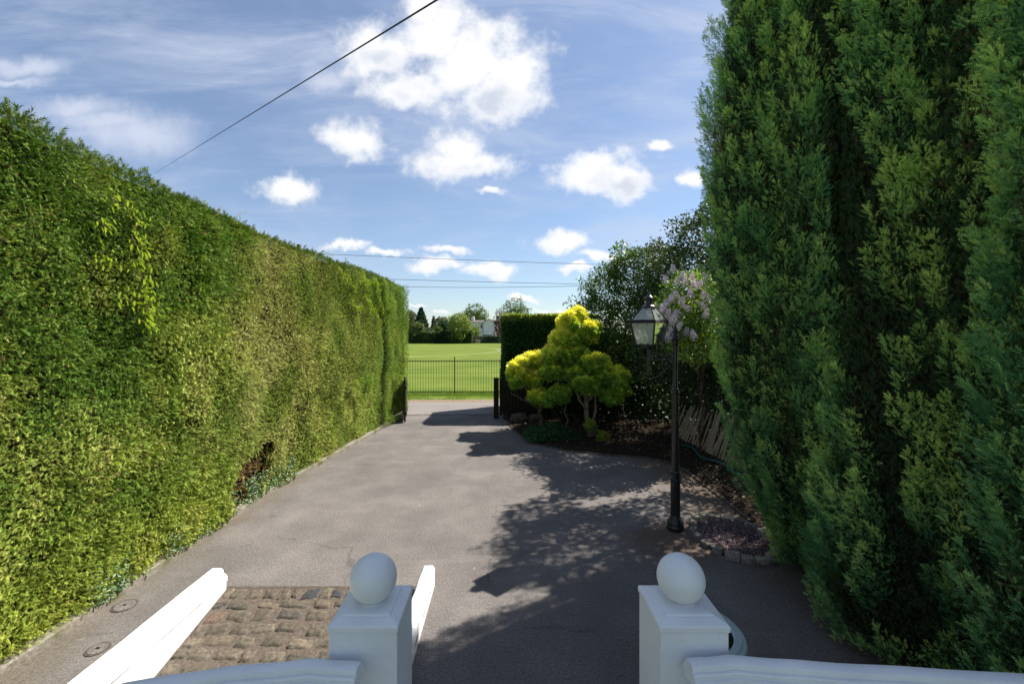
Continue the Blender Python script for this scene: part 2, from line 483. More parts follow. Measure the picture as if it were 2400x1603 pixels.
def frond_t(pairs=4):
    V = []; F = []
    def tri(a, b, c): 
        k_ = len(V); V.extend([a, b, c]); F.append((k_, k_ + 1, k_ + 2))
    for i in range(pairs):
        t = .08 + .74 * i / pairs
        L = .40 * (1 - .55 * t)
        for s_ in (-1, 1):
            tri((t, 0, 0), (t + .13, s_ * .015, .0), (t + L * .95, s_ * L * .72, -.08))
    tri((.62, -.06, 0), (.62, .06, 0), (1.0, 0, -.05))
    tri((0, -.025, 0), (0, .025, 0), (.8, 0, .02))
    V = np.array(V, dtype=np.float32)
    V[:, 2] -= .16 * V[:, 0] ** 2
    return V, np.array(F)
def leaf_t():
    V = np.array([(0, 0, 0), (.3, .22, .03), (.68, .2, .02), (1, 0, -.08), (.68, -.2, .02), (.3, -.22, .03)], dtype=np.float32)
    return V, np.array([(0, 3, 2), (0, 2, 1), (0, 4, 3), (0, 5, 4)])
def tuft_t(k_=5, w=.2):
    """several narrow leaves radiating from one point"""
    V = []; F = []
    for i in range(k_):
        a = 2 * math.pi * i / k_ + .3
        d = np.array((math.cos(a) * .8, math.sin(a) * .8, .55))
        s_ = np.array((-math.sin(a), math.cos(a), 0)) * w
        b = len(V)
        V += [(0, 0, 0), tuple(d * .55 + s_), tuple(d), tuple(d * .55 - s_)]
        F += [(b, b + 1, b + 2), (b, b + 2, b + 3)]
    V = np.array(V, dtype=np.float32)
    V = V[:, [2, 0, 1]]            # growth along x
    return V, np.array(F)
T_VINE = (leaf_t()[0] * np.array((1, .62, 1), dtype=np.float32), leaf_t()[1])
T_FROND = frond_t(4); T_FROND3 = frond_t(3); T_LEAF = leaf_t(); T_TUFT = tuft_t(); T_BLADE = (np.array([(0, -.05, 0), (0, .05, 0), (1, 0, 0)], dtype=np.float32), np.array([(0, 1, 2)]))

def nrmz(a): return a / np.maximum(np.linalg.norm(a, axis=1, keepdims=True), 1e-6)

def scatter(name, m, T, pos, dirn, nrm, size, tint, parent=None, loc=(0, 0, 0)):
    Vt, Ft = T
    n_ = len(pos)
    X = nrmz(dirn)
    Z = nrmz(nrm - X * np.sum(nrm * X, axis=1, keepdims=True))
    Y = np.cross(Z, X)
    pos = pos - np.array(loc)
    v = pos[:, None, :] + size[:, None, None] * (Vt[None, :, 0:1] * X[:, None, :] + Vt[None, :, 1:2] * Y[:, None, :] + Vt[None, :, 2:3] * Z[:, None, :])
    v = v.reshape(-1, 3).astype(np.float32)
    f = (Ft[None] + (np.arange(n_) * len(Vt))[:, None, None]).reshape(-1, 3).astype(np.int32)
    me = bpy.data.meshes.new(name)
    me.vertices.add(len(v)); me.vertices.foreach_set('co', v.ravel())
    me.loops.add(len(f) * 3); me.loops.foreach_set('vertex_index', f.ravel())
    me.polygons.add(len(f))
    me.polygons.foreach_set('loop_start', np.arange(0, len(f) * 3, 3, dtype=np.int32))
    me.polygons.foreach_set('loop_total', np.full(len(f), 3, dtype=np.int32))
    me.update(calc_edges=True)
    a = me.attributes.new('tint', 'FLOAT_COLOR', 'FACE')
    c = np.concatenate([np.clip(tint, 0, 1), np.ones((n_, 1))], axis=1).astype(np.float32)
    a.data.foreach_set('color', np.repeat(c, len(Ft), axis=0).ravel())
    me.materials.append(m)
    o = bpy.data.objects.new(name, me)
    COL.objects.link(o)
    if parent: o.parent = parent
    else: o.location = loc
    return o

def mixc(w, *cols):
    """w (n,) in 0..1 -> colour along a list of colours"""
    cols = np.array(cols, dtype=float)
    t = np.clip(w, 0, .9999) * (len(cols) - 1)
    i = t.astype(int); f = (t - i)[:, None]
    return cols[i] * (1 - f) + cols[i + 1] * f

def rsph(n_):
    return nrmz(rng.normal(size=(n_, 3)))

# ------------------------------------------------------------------ ground and roads
def sheet(name, quads, z, m, kind='structure'):
    b = MB()
    for (x0, y0, x1, y1) in quads:
        b.add([(x0, y0, z), (x1, y0, z), (x1, y1, z), (x0, y1, z)], [(0, 1, 2, 3)])
    return tag(b.build(name, m), kind=kind)
RX0, RX1, RY0, RY1 = -3.08, -.93, 1.6, 4.72      # the cobbled ramp pit
sheet('ground', [(-900, -400, RX0, RY1), (RX1, -400, 900, RY1), (RX0, -400, RX1, RY0), (-900, RY1, 900, 1500)], -.02, M_field)
sheet('driveway', [(-4.25, -3, RX0, RY1), (RX1, -3, 9, RY1), (-4.25, RY1, 9, 14.62)], 0.0, M_asphalt)
b = MB()
b.add([(-60, 14.62, .004), (60, 14.62, .004), (60, 17.05, .0), (-60, 17.3, .0)], [(0, 1, 2, 3)])
tag(b.build('lane', M_lane), kind='structure')
sheet('dirt_verge', [(-60, 17.0, 60, 18.0)], -.006, M_dirt)
sheet('field', [(-300, 18.0, 300, 135)], -.004, M_field)
# patched crack where drive meets lane
b = MB()
for i in range(16):
    x = -3.6 + i * .22
    b.box((x, 14.62 + random.uniform(-.04, .04), .004), (.24, random.uniform(.015, .05), .006), random.uniform(-.2, .2))
tag(b.build('tar_joint', M_soil), kind='structure')

# ------------------------------------------------------------------ cobbled ramp
def rz_(y): return -.20 * (RY1 - y)
b = MB()
b.add([(RX0, RY0, rz_(RY0) - .008), (RX1, RY0, rz_(RY0) - .008), (RX1, RY1 - .03, rz_(RY1 - .03) - .008), (RX0, RY1 - .03, rz_(RY1 - .03) - .008), (RX1, RY1 + .001, .001), (RX0, RY1 + .001, .001)], [(0, 1, 2, 3), (3, 2, 4, 5)])
tag(b.build('ramp_bed', M_mortar), kind='structure')
b = MB()
y = RY1 - .015
row = 0
while y > RY0 + .05:
    h = random.uniform(.11, .19)
    x = RX0 + .02 - random.uniform(0, .1)
    while x < RX1 - .03:
        w = random.uniform(.15, .34)
        if row in (0,) : w = random.uniform(.10, .2)
        x0, x1 = max(x, RX0 + .01), min(x + w, RX1 - .005)
        if x1 - x0 > .06:
            ang = random.uniform(-.10, .10)
            gx, gy = 7, 6
            g = random.uniform(.004, .013)
            cxx, cyy = (x0 + x1) / 2, y - h / 2 + (.022 * math.sin((x0 + x1) * 1.6 + row * .9) + random.uniform(-.012, .012)) * min(1, row / 2)
            hw, hh = (x1 - x0) / 2 - g, h / 2 * random.uniform(.88, 1.10) - g
            vs = []; top = random.uniform(.0, .014); ph = random.uniform(0, 9)
            tiltx, tilty = random.uniform(-.06, .06), random.uniform(-.06, .06)
            cj = [(random.uniform(-.026, .026), random.uniform(-.017, .017)) for _ in range(4)]
            for j in range(gy + 1):
                for i in range(gx + 1):
                    s_, t_ = i / gx * 2 - 1, j / gy * 2 - 1
                    rr = 1 - .10 * (abs(s_) ** 4 * abs(t_) ** 4)
                    a_, b_ = (s_ + 1) / 2, (t_ + 1) / 2
                    jx = (cj[0][0] * (1 - a_) + cj[1][0] * a_) * (1 - b_) + (cj[2][0] * (1 - a_) + cj[3][0] * a_) * b_
                    jy = (cj[0][1] * (1 - a_) + cj[1][1] * a_) * (1 - b_) + (cj[2][1] * (1 - a_) + cj[3][1] * a_) * b_
                    X_ = s_ * hw * rr + .006 * math.sin(t_ * 5 + ph) + jx; Y_ = t_ * hh * rr + .005 * math.sin(s_ * 6 + ph * 2) + jy
                    e = max(abs(s_), abs(t_))
                    Z_ = -.022 + (.026 + top * .6) * (1 - max(0, (e - .74) / .26) ** 2.0) + .0022 * math.sin(9 * s_ + ph) * math.sin(7 * t_ + ph * 3) + tiltx * s_ * hw + tilty * t_ * hh
                    wx = cxx + X_ * math.cos(ang) - Y_ * math.sin(ang)
                    wy = cyy + X_ * math.sin(ang) + Y_ * math.cos(ang)
                    wx = min(max(wx, RX0 + .004), RX1 - .004)
                    wy = min(wy, RY1 - .004)
                    vs.append((wx, wy, rz_(wy) + Z_))
            fs = [(j * (gx + 1) + i, j * (gx + 1) + i + 1, (j + 1) * (gx + 1) + i + 1, (j + 1) * (gx + 1) + i) for j in range(gy) for i in range(gx)]
            k_ = random.random()
            base = (.105, .09, .07) if k_ < .45 else (.13, .108, .082) if k_ < .72 else (.08, .072, .06) if k_ < .88 else (.135, .095, .07) if k_ < .95 else (.05, .05, .055) if k_ < .98 else (.20, .18, .155)
            f_ = random.uniform(.85, 1.15)
            b.add(vs, fs, tuple(c * f_ for c in base))
        x += w
    y -= h
    row += 1
tag(b.build('cobbled_ramp', M_cobble, smooth=True, tint=True), kind='structure')
# white ramp walls
CAPP = [(-.115, 0), (-.115, .05), (-.095, .075), (-.075, .085), (-.07, .12), (-.045, .14), (.045, .14), (.07, .12), (.075, .085), (.095, .075), (.115, .05), (.115, 0)]
def ramp_wall(x, y0, y1, label, sc=1.0, ztop=.215):
    r_ = empty('ramp_wall', (x, y1, 0), label, 'wall', 'white walls flanking the cobbled ramp')
    prof = [(a * sc, b_) for a, b_ in CAPP] if sc == 1.0 else [(-.068, 0), (-.068, .11), (-.045, .14), (.045, .14), (.068, .11), (.068, 0)]
    n_ = 24
    path = [(0 + .004 * math.sin(i * 1.7), y0 - y1 + (y1 - y0) * i / n_, ztop - .14 + .003 * math.sin(i * 2.3)) for i in range(n_ + 1)]
    MB().sweep(prof, path).build('wall_cap', M_paint, r_)
    MB().box((0, (y0 - y1) / 2 - .006, (ztop - .153 - 1.0) / 2), (.222 * sc, y1 - y0 - .01, 1.0 + ztop - .153)).build('wall_body', M_paint, r_)
    MB().box((0, (y0 - y1) / 2 - .006, ztop - .1465), (.217 * sc, y1 - y0 - .02, .0125)).build('joint', M_soil, r_)
    return r_
ramp_wall(-3.19, -.5, 4.70, 'long low white rendered wall at the left edge of the cobbled ramp, beside the hedge')
ramp_wall(-.865, 2.50, 4.74, 'short low white wall at the right edge of the cobbled ramp, behind the left ball pillar', .62, .22)

# ------------------------------------------------------------------ ball pillars
def pillar(xc, label):
    w = .358
    r_ = empty('ball_pillar', (xc, 2.15 + w / 2, 0), label, 'pillar', 'white square pillars with ball tops')
    MB().box((0, 0, .643), (w - .012, w - .012, 1.286)).build('pillar_shaft', M_paint, r_, bevel=.006)
    b = MB()
    h = w / 2
    rings = [(h - .004, 1.286), (h, 1.290), (h, 1.314), (h - .004, 1.321), (h - .045, 1.338), (h - .052, 1.338), (h - .056, 1.346), (h - .072, 1.350), (.072, 1.352)]
    vs = []; fs = []
    for (q, z) in rings:
        vs += [(-q, -q, z), (q, -q, z), (q, q, z), (-q, q, z)]
    for i in range(len(rings) - 1):
        for k_ in range(4):
            k2 = (k_ + 1) % 4
            fs.append((i * 4 + k_, i * 4 + k2, (i + 1) * 4 + k2, (i + 1) * 4 + k_))
    fs.append((3, 2, 1, 0)); fs.append(tuple((len(rings) - 1) * 4 + k_ for k_ in range(4)))
    b.add(vs, fs).build('pillar_cap', M_paint, r_, bevel=.0025)
    rb = .1245
    prof = [(.074, 0), (.076, .006), (.064, .009)]
    n_ = 26
    a0 = math.asin(-(math.sqrt(rb ** 2 - .066 ** 2)) / rb)
    for i in range(n_ + 1):
        a = a0 + (math.pi / 2 - a0 - .02) * i / n_
        prof.append((rb * math.cos(a), .009 + math.sqrt(rb ** 2 - .066 ** 2) + rb * math.sin(a)))
    MB().lathe(prof, 48, (0, 0, 1.350)).build('ball', M_paint, r_, auto=True)
    return r_
pillar(-.726, 'white square pillar with ball top at left of the opening, at the head of the cobbled ramp')
pillar(.951, 'white square pillar with ball top at right of the opening, nearest the lamp post')

# handrails joining the pillars
half = [(.0, .100), (.030, .098), (.052, .088), (.062, .070), (.062, .052), (.056, .047), (.058, .043), (.084, .040), (.093, .028), (.093, .010), (.086, .002), (.088, -.002), (.112, -.006), (.116, -.016), (.116, -.044), (.100, -.052), (.075, -.056), (.075, -.075)]
half = [(a * .56, b_ * .56) for a, b_ in half]
RAILP = [(-a, b_) for a, b_ in half[::-1]] + half[1:]
def rail(path, label):
    r_ = empty('balustrade', path[0], label, 'balustrade', 'white balustrades meeting the ball pillars')
    p0 = Vector(path[0])
    pl = []
    for i in range(len(path) - 1):
        for k_ in range(6):
            t = k_ / 6
            pl.append(Vector(path[i]).lerp(Vector(path[i + 1]), t) - p0)
    pl.append(Vector(path[-1]) - p0)
    for i, q in enumerate(pl): q.z += .002 * math.sin(i * 1.3)
    MB().sweep(RAILP, pl).build('handrail', M_paint, r_, auto=True)
    MB().sweep([(-.07, -1.05), (.07, -1.05), (.07, -.93), (-.07, -.93)], pl).build('bottom_rail', M_paint, r_, auto=True)
    n_ = max(2, int((pl[-1] - pl[0]).length / .2))
    for i in range(n_):
        q = pl[0].lerp(pl[-1], (i + .5) / n_)
        prof = [(.045, -.93), (.045, -.88), (.028, -.86), (.05, -.72), (.055, -.62), (.032, -.42), (.026, -.2), (.04, -.14), (.045, -.062)]
        MB().lathe(prof, 14, (q.x, q.y, 0)).build('baluster', M_paint, r_, auto=True)
    return r_
rail([(-.715, 2.070, 1.136), (-.95, 2.090, 1.136), (-1.35, 2.040, 1.136), (-1.75, 1.950, 1.136), (-2.25, 1.735, 1.136)], 'white moulded handrail running left from the left ball pillar, its far end in sun')
rail([(.885, 2.069, 1.154), (1.1, 2.087, 1.156), (1.5, 2.045, 1.156), (2.1, 2.000, 1.154), (2.9, 1.935, 1.150)], 'white moulded handrail running right from the right ball pillar towards the cypresses')

# round glass table behind right pillar
t = empty('patio_table', (1.315, 3.02, 0), 'round dark glass table with pale green metal rim, half hidden behind the right ball pillar', 'table')
MB().lathe([(.262, .70), (.262, .706)], 48).build('glass_top', M_dglass, t, auto=True)
def ring(b, R0, prof, seg=64):
    vs = []; fs = []; n_ = len(prof)
    for k_ in range(seg):
        a = 2 * math.pi * k_ / seg
        for (q, z) in prof: vs.append(((R0 + q) * math.cos(a), (R0 + q) * math.sin(a), z))
    for k_ in range(seg):
        for i in range(n_):
            fs.append((k_ * n_ + i, k_ * n_ + (i + 1) % n_, ((k_ + 1) % seg) * n_ + (i + 1) % n_, ((k_ + 1) % seg) * n_ + i))
    return b.add(vs, fs)
b = MB(); ring(b, .30, [(-.040, .690), (-.040, .716), (-.03, .724), (.008, .722), (.014, .712), (.018, .714), (.036, .706), (.042, .692), (.036, .68)])
b.build('rim', M_green, t, auto=True)
for a in (.6, 2.2, 3.8, 5.4):
    MB().tube([(.25 * math.cos(a), .25 * math.sin(a), .70), (.16 * math.cos(a), .16 * math.sin(a), .4), (.27 * math.cos(a), .27 * math.sin(a), .0)], .012, 8).build('leg', M_green, t)

# ------------------------------------------------------------------ left hedge
HY = np.array([-1.0, 1, 4.5, 7.3, 8.8, 12.3, 14.5])
HX = np.array([-4.2, -4.2, -4.2, -4.22, -4.08, -3.72, -3.50])
TY = np.array([-1.0, 3.4, 5.5, 7.8, 11, 12.3, 14.5])
TZ = np.array([4.85, 4.72, 4.62, 4.53, 4.52, 4.48, 4.34])
def hx(y): return np.interp(y, HY, HX)
def htop(y): return np.interp(y, TY, TZ)
def hbulge(y, z):
    h = htop(y)
    s_ = z / h
    bz = .12 * np.sin(np.clip(s_, 0, 1) * math.pi) + .03
    bz = bz - .12 * np.clip((s_ - .93) / .07, 0, 1) ** 2
    p = np.stack([np.zeros_like(y), y, z], axis=1)
    bz += (fbm(p, .8, 3) - .5) * .22 + (vnoise(p, 3.4, 5) - .5) * .10
    bz += np.where(y > 12.4, .10, 0.0) - .16 * np.exp(-((y - 12.38) / .07) ** 2) * (z > 1.0)
    return bz
n_ = 270000
yy = 1.6 + rng.random(n_) ** 1.0 * 12.8
yy = np.where(rng.random(n_) < .12, rng.uniform(2.2, 7.0, n_), yy)
zz = rng.random(n_) * (htop(yy) - .10) + .08
hole = (((yy - 6.95) / .62) ** 2 + ((zz - .42 - (yy - 6.95) * .35) / .40) ** 2) + (vnoise(np.stack([yy * 0, yy, zz], 1), 5, 9) - .5) * .9
keep = (hole > 1.0) | (rng.random(n_) < .03)
yy, zz = yy[keep], zz[keep]; n_ = len(yy)
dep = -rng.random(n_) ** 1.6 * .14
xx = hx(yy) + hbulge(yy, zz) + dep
pos = np.stack([xx, yy, zz], 1)
out = nrmz(np.stack([np.ones(n_), rng.normal(0, .1, n_) - .03, rng.normal(0, .1, n_)], 1))
# local growth direction varies in patches
pa = vnoise(pos, 1.3, 21) * 2.6 - 1.3
dr = out * rng.uniform(.25, .95, n_)[:, None] + np.stack([np.zeros(n_), -.35 + .5 * pa + rng.normal(0, .45, n_), .12 + rng.normal(0, .42, n_)], 1)
nr = nrmz(out * .55 + rsph(n_) * .75 + np.array((0, 0, .35)))
k1 = fbm(pos, .55, 31); k2 = fbm(pos, 1.7, 37); k3 = rng.random(n_)
band = np.clip((k1 - .5) * 1.7 + (k2 - .5) * 1.5 + .48 + rng.normal(0, .24, n_), 0, 1)
tint = mixc(band, (.10, .20, .028), (.21, .30, .048), (.34, .40, .08), (.50, .53, .16))
far = np.clip((yy - 9.5) / 2.5, 0, 1)[:, None]
tint = tint * (1 - .75 * far) + mixc(np.clip(band * .5 + k3 * .4, 0, 1), (.14, .27, .035), (.32, .43, .08)) * .75 * far
midp = np.clip(1 - np.abs(yy - 7.6) / 2.4, 0, 1) * np.clip((k2 - .35) * 4, 0, 1)
tint = tint * (1 - .55 * midp[:, None]) + np.array((.44, .45, .20)) * (.55 * midp[:, None])
lowb = np.clip((1.5 - zz) / 1.5, 0, 1) * np.clip((8.5 - yy) / 3, 0, 1)
tint = tint * (1 - .5 * lowb[:, None]) + np.array((.42, .46, .06)) * (.5 * lowb[:, None])
br = (k3 < .02 + .07 * (k2 > .62) + .04 * (yy > 6) * (yy < 9.5))
tint[br] = np.array((.19, .12, .055)) * rng.uniform(.6, 1.4, (br.sum(), 1))
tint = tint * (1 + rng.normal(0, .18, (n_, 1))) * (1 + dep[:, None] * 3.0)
size = rng.uniform(.034, .074, n_) * (1 + .6 * (vnoise(pos, .9, 41) > .6)) * np.where(yy > 9, .85, 1.0)
hedge = empty('conifer_hedge', (-4.6, 8, 0), 'towering clipped conifer hedge filling the left side, its sunlit face along the drive', 'hedge')
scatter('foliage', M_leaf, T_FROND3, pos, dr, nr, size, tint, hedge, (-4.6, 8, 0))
# top fringe
n_ = 13000
yy = rng.uniform(1.6, 14.5, n_)
uu = rng.random(n_) ** 1.5
p0 = np.stack([hx(yy) + .05 - uu * 1.4, yy, htop(yy) - .10 + (vnoise(np.stack([yy, uu * 3, yy * 0], 1), 2.2, 4) - .5) * .09 + rng.uniform(-.05, .03, n_)], 1)
dr = np.stack([rng.uniform(-.2, .9, n_), rng.normal(0, .35, n_), rng.uniform(.15, 1.0, n_)], 1)
tint = mixc(rng.random(n_), (.05, .12, .015), (.13, .19, .03), (.22, .24, .07))
scatter('top_growth', M_leaf, T_FROND, p0, dr, rsph(n_), rng.uniform(.05, .11, n_) * (1 + .7 * (rng.random(n_) < .05)), tint, hedge, (-4.6, 8, 0))
# end face at the gate
n_ = 9000
xx = rng.uniform(-4.9, -3.36, n_); zz = rng.uniform(.2, 4.4, n_)
p0 = np.stack([xx, 14.5 + rng.normal(0, .04, n_), zz], 1)
scatter('end_growth', M_leaf, T_FROND3, p0, np.stack([rng.normal(0, .5, n_), rng.uniform(.2, 1, n_), rng.normal(.1, .4, n_)], 1), rsph(n_), rng.uniform(.07, .12, n_), mixc(rng.random(n_), (.06, .13, .02), (.15, .21, .04)), hedge, (-4.6, 8, 0))
# dark backing, coloured as the shade inside the hedge
b = MB()
ys = list(np.linspace(1.4, 14.42, 40)); zs = [.22, .6, 1.1, 2.0, 3.0, 3.9, 4.3, 4.62]
vs = []; fs = []
for y in ys:
    for z in zs:
        zt = z * float(htop(y)) / 4.72
        xo = float(hx(y)) + float(hbulge(np.array([y]), np.array([zt]))[0]) - .15
        hd = ((y - 6.95) / .66) ** 2 + ((zt - .5) / .55) ** 2
        if hd < 1.3: xo -= .55 * (1.3 - hd) + .12
        vs.append((xo + 4.6, y - 8, zt))
nz = len(zs)
for y in ys: vs.append((-5.9 + 4.6, y - 8, float(htop(y)) - .1)); vs.append((-5.9 + 4.6, y - 8, .2))
for i in range(len(ys) - 1):
    for j in range(nz - 1):
        fs.append((i * nz + j, (i + 1) * nz + j, (i + 1) * nz + j + 1, i * nz + j + 1))
    B0 = len(ys) * nz
    fs.append((i * nz + nz - 1, (i + 1) * nz + nz - 1, B0 + (i + 1) * 2, B0 + i * 2))
    fs.append((B0 + i * 2, B0 + (i + 1) * 2, B0 + (i + 1) * 2 + 1, B0 + i * 2 + 1))
b.add(vs, fs).build('dark_core', M_core, hedge)
MB().box((-.55, 6.33, 2.2), (1.35, .16, 4.2)).build('dark_core', M_core, hedge)
# bare twigs in the hole
b = MB()
for i in range(90):
    y = random.gauss(6.95, .30); z = max(.12, random.gauss(.42 + (y - 6.95) * .35, .2))
    p = Vector((-4.62 + random.uniform(0, .12), y, z))
    q = p + Vector((random.uniform(.2, .42), random.uniform(-.3, .3), random.uniform(-.18, .22)))
    mid = (p + q) / 2 + Vector((0, random.uniform(-.06, .06), random.uniform(-.06, .06)))
    b.tube([(w_[0] + 4.6, w_[1] - 8, w_[2]) for w_ in (p, mid, q)], [.008, .006, .003], 5)
b.build('bare_twigs', M_barkp, hedge)
n_ = 380
p0 = np.stack([rng.uniform(-4.45, -4.15, n_), rng.normal(7.0, .35, n_), np.clip(rng.normal(.5, .3, n_), .1, 1.1)], 1)
scatter('dead_foliage', M_leaf, T_FROND, p0, rsph(n_) + np.array((.3, 0, -.4)), rsph(n_), rng.uniform(.05, .10, n_), mixc(rng.random(n_), (.10, .055, .025), (.30, .16, .06), (.09, .12, .03)), hedge, (-4.6, 8, 0))

# ivy at the hedge foot
n_ = 3600
yy = rng.uniform(4.2, 8.2, n_)
w_ = fbm(np.stack([yy, yy * 0, yy * 0], 1), 1.1, 50)
keep = rng.random(n_) < np.clip((w_ - .38) * 6, .05, 1); yy = yy[keep]; n_ = len(yy)
zz = .08 + rng.random(n_) ** 1.4 * .36
p0 = np.stack([hx(yy) + .10 - zz * .12 + rng.uniform(-.05, .04, n_), yy, zz], 1)
o = scatter('ivy', M_broad, T_LEAF, p0, np.stack([rng.uniform(.2, 1, n_), rng.normal(0, .7, n_), rng.normal(-.2, .5, n_)], 1), np.stack([rng.uniform(.5, 1, n_), rng.normal(0, .4, n_), rng.uniform(0, .8, n_)], 1),
            rng.uniform(.03, .055, n_), mixc(rng.random(n_), (.04, .10, .035), (.09, .16, .055), (.16, .22, .10)), None, (-4.15, 6, 0))
tag(o, 'blue-green ivy trailing over the kerb at the foot of the left hedge', 'ivy')

# climbing vines on the hedge
def vine(strands, label, size, nper, seed):
    rs = random.Random(seed)
    P_, D_, Nn, C_ = [], [], [], []
    r_ = empty('climbing_vine', (float(hx(strands[0][0][0])), strands[0][0][0], 0), label, 'vine', 'bright vines growing through the hedge')
    b = MB(); lo = r_.location
    for st in strands:
        pts = []
        for (y, z) in st:
            x = float(hx(y)) + float(hbulge(np.array([float(y)]), np.array([float(z)]))[0]) + .03
            pts.append(Vector((x, y, z)))
        MB().tube([p - lo for p in pts], .004, 5).build('stem', M_barkp, r_)
        for i in range(len(pts) - 1):
            for k_ in range(nper):
                p = pts[i].lerp(pts[i + 1], rs.random()) + Vector((rs.uniform(0, .10), rs.gauss(0, .05), rs.gauss(0, .05)))
                P_.append(p); D_.append((rs.uniform(.1, .5), rs.uniform(-.6, .6), rs.uniform(-1.1, .0)))
                Nn.append((rs.uniform(.5, 1), rs.uniform(-.4, .3), rs.uniform(.2, .9)))
                t_ = rs.random(); C_.append((.12 + .12 * t_, .21 + .10 * t_, .006 + .006 * t_))
    n2 = len(P_)
    scatter('leaves', M_vine, T_VINE, np.array(P_), np.array(D_), np.array(Nn), rng.uniform(size * .7, size * 1.3, n2), np.array(C_), r_, tuple(lo))
vine([[(4.58, 4.2), (4.7, 4.02), (4.62, 3.85), (4.72, 3.66), (4.62, 3.5), (4.82, 3.35)], [(4.45, 4.22), (4.5, 4.1)], [(4.25, 3.98), (4.4, 3.85)], [(4.3, 3.62), (4.36, 3.5)],
      [(4.4, 3.2), (4.65, 3.12), (4.72, 3.28), (4.76, 3.08), (4.66, 2.95), (4.85, 2.88)]], 'small bright lime green vine sprigs hanging on the near part of the left hedge', .075, 16, 3)
vine([[(10.2, 4.15), (10.6, 3.9), (11.0, 4.2), (11.4, 4.1), (11.9, 4.3), (12.2, 4.2)], [(10.9, 4.55), (11.2, 4.2), (11.3, 3.7), (11.35, 3.3)], [(11.9, 4.35), (12.0, 3.9), (12.2, 3.5), (12.3, 3.1)],
      [(10.3, 3.7), (10.6, 3.4), (10.9, 3.5)], [(11.0, 3.8), (11.6, 3.5), (11.9, 3.0)], [(9.9, 4.3), (10.1, 4.1)]], 'bright lime green vine spread over the far upper part of the left hedge', .075, 34, 4)
vine([[(9.2, 4.45), (9.6, 4.62), (10.0, 4.6)], [(6.75, 4.62), (6.9, 4.74)]], 'a few thin vine shoots sticking up along the top edge of the left hedge', .05, 8, 6)

# kerb at the hedge foot
b = MB()
pts = [(float(hx(y)) + .055, y, 0) for y in (-1, 1, 2.5, 4.0, 5.5, 7.3, 8.8, 10.5, 12.3, 14.2)]
b.sweep([(-.05, -.05), (.05, -.05), (.05, .07), (.035, .085), (-.05, .09)], pts)
tag(b.build('hedge_kerb', M_concrete), kind='structure')
sheet('hedge_soil', [(-7, -3, -4.25, 14.6)], .0, M_soil)

# drain covers
def disc_cover(x, y, r_, label):
    c = empty('drain_cover', (x, y, .001), label, 'drain cover', 'drain covers in the drive')
    MB().lathe([(r_, 0), (r_, .004), (r_ - .012, .004)], 36).build('frame', M_dkerb, c)
    MB().lathe([(r_ - .02, .004), (r_ - .02, .0065), (r_ - .028, .008)], 36).build('lid', M_asphalt, c)
    MB().box((0, 0, .0095), (.035, .02, .003)).build('key_slot', M_soil, c)
disc_cover(-3.92, 4.38, .11, 'round drain cover in the asphalt by the hedge, the farther of two')
disc_cover(-3.62, 3.78, .09, 'round drain cover in the asphalt by the white wall, the nearer of two')

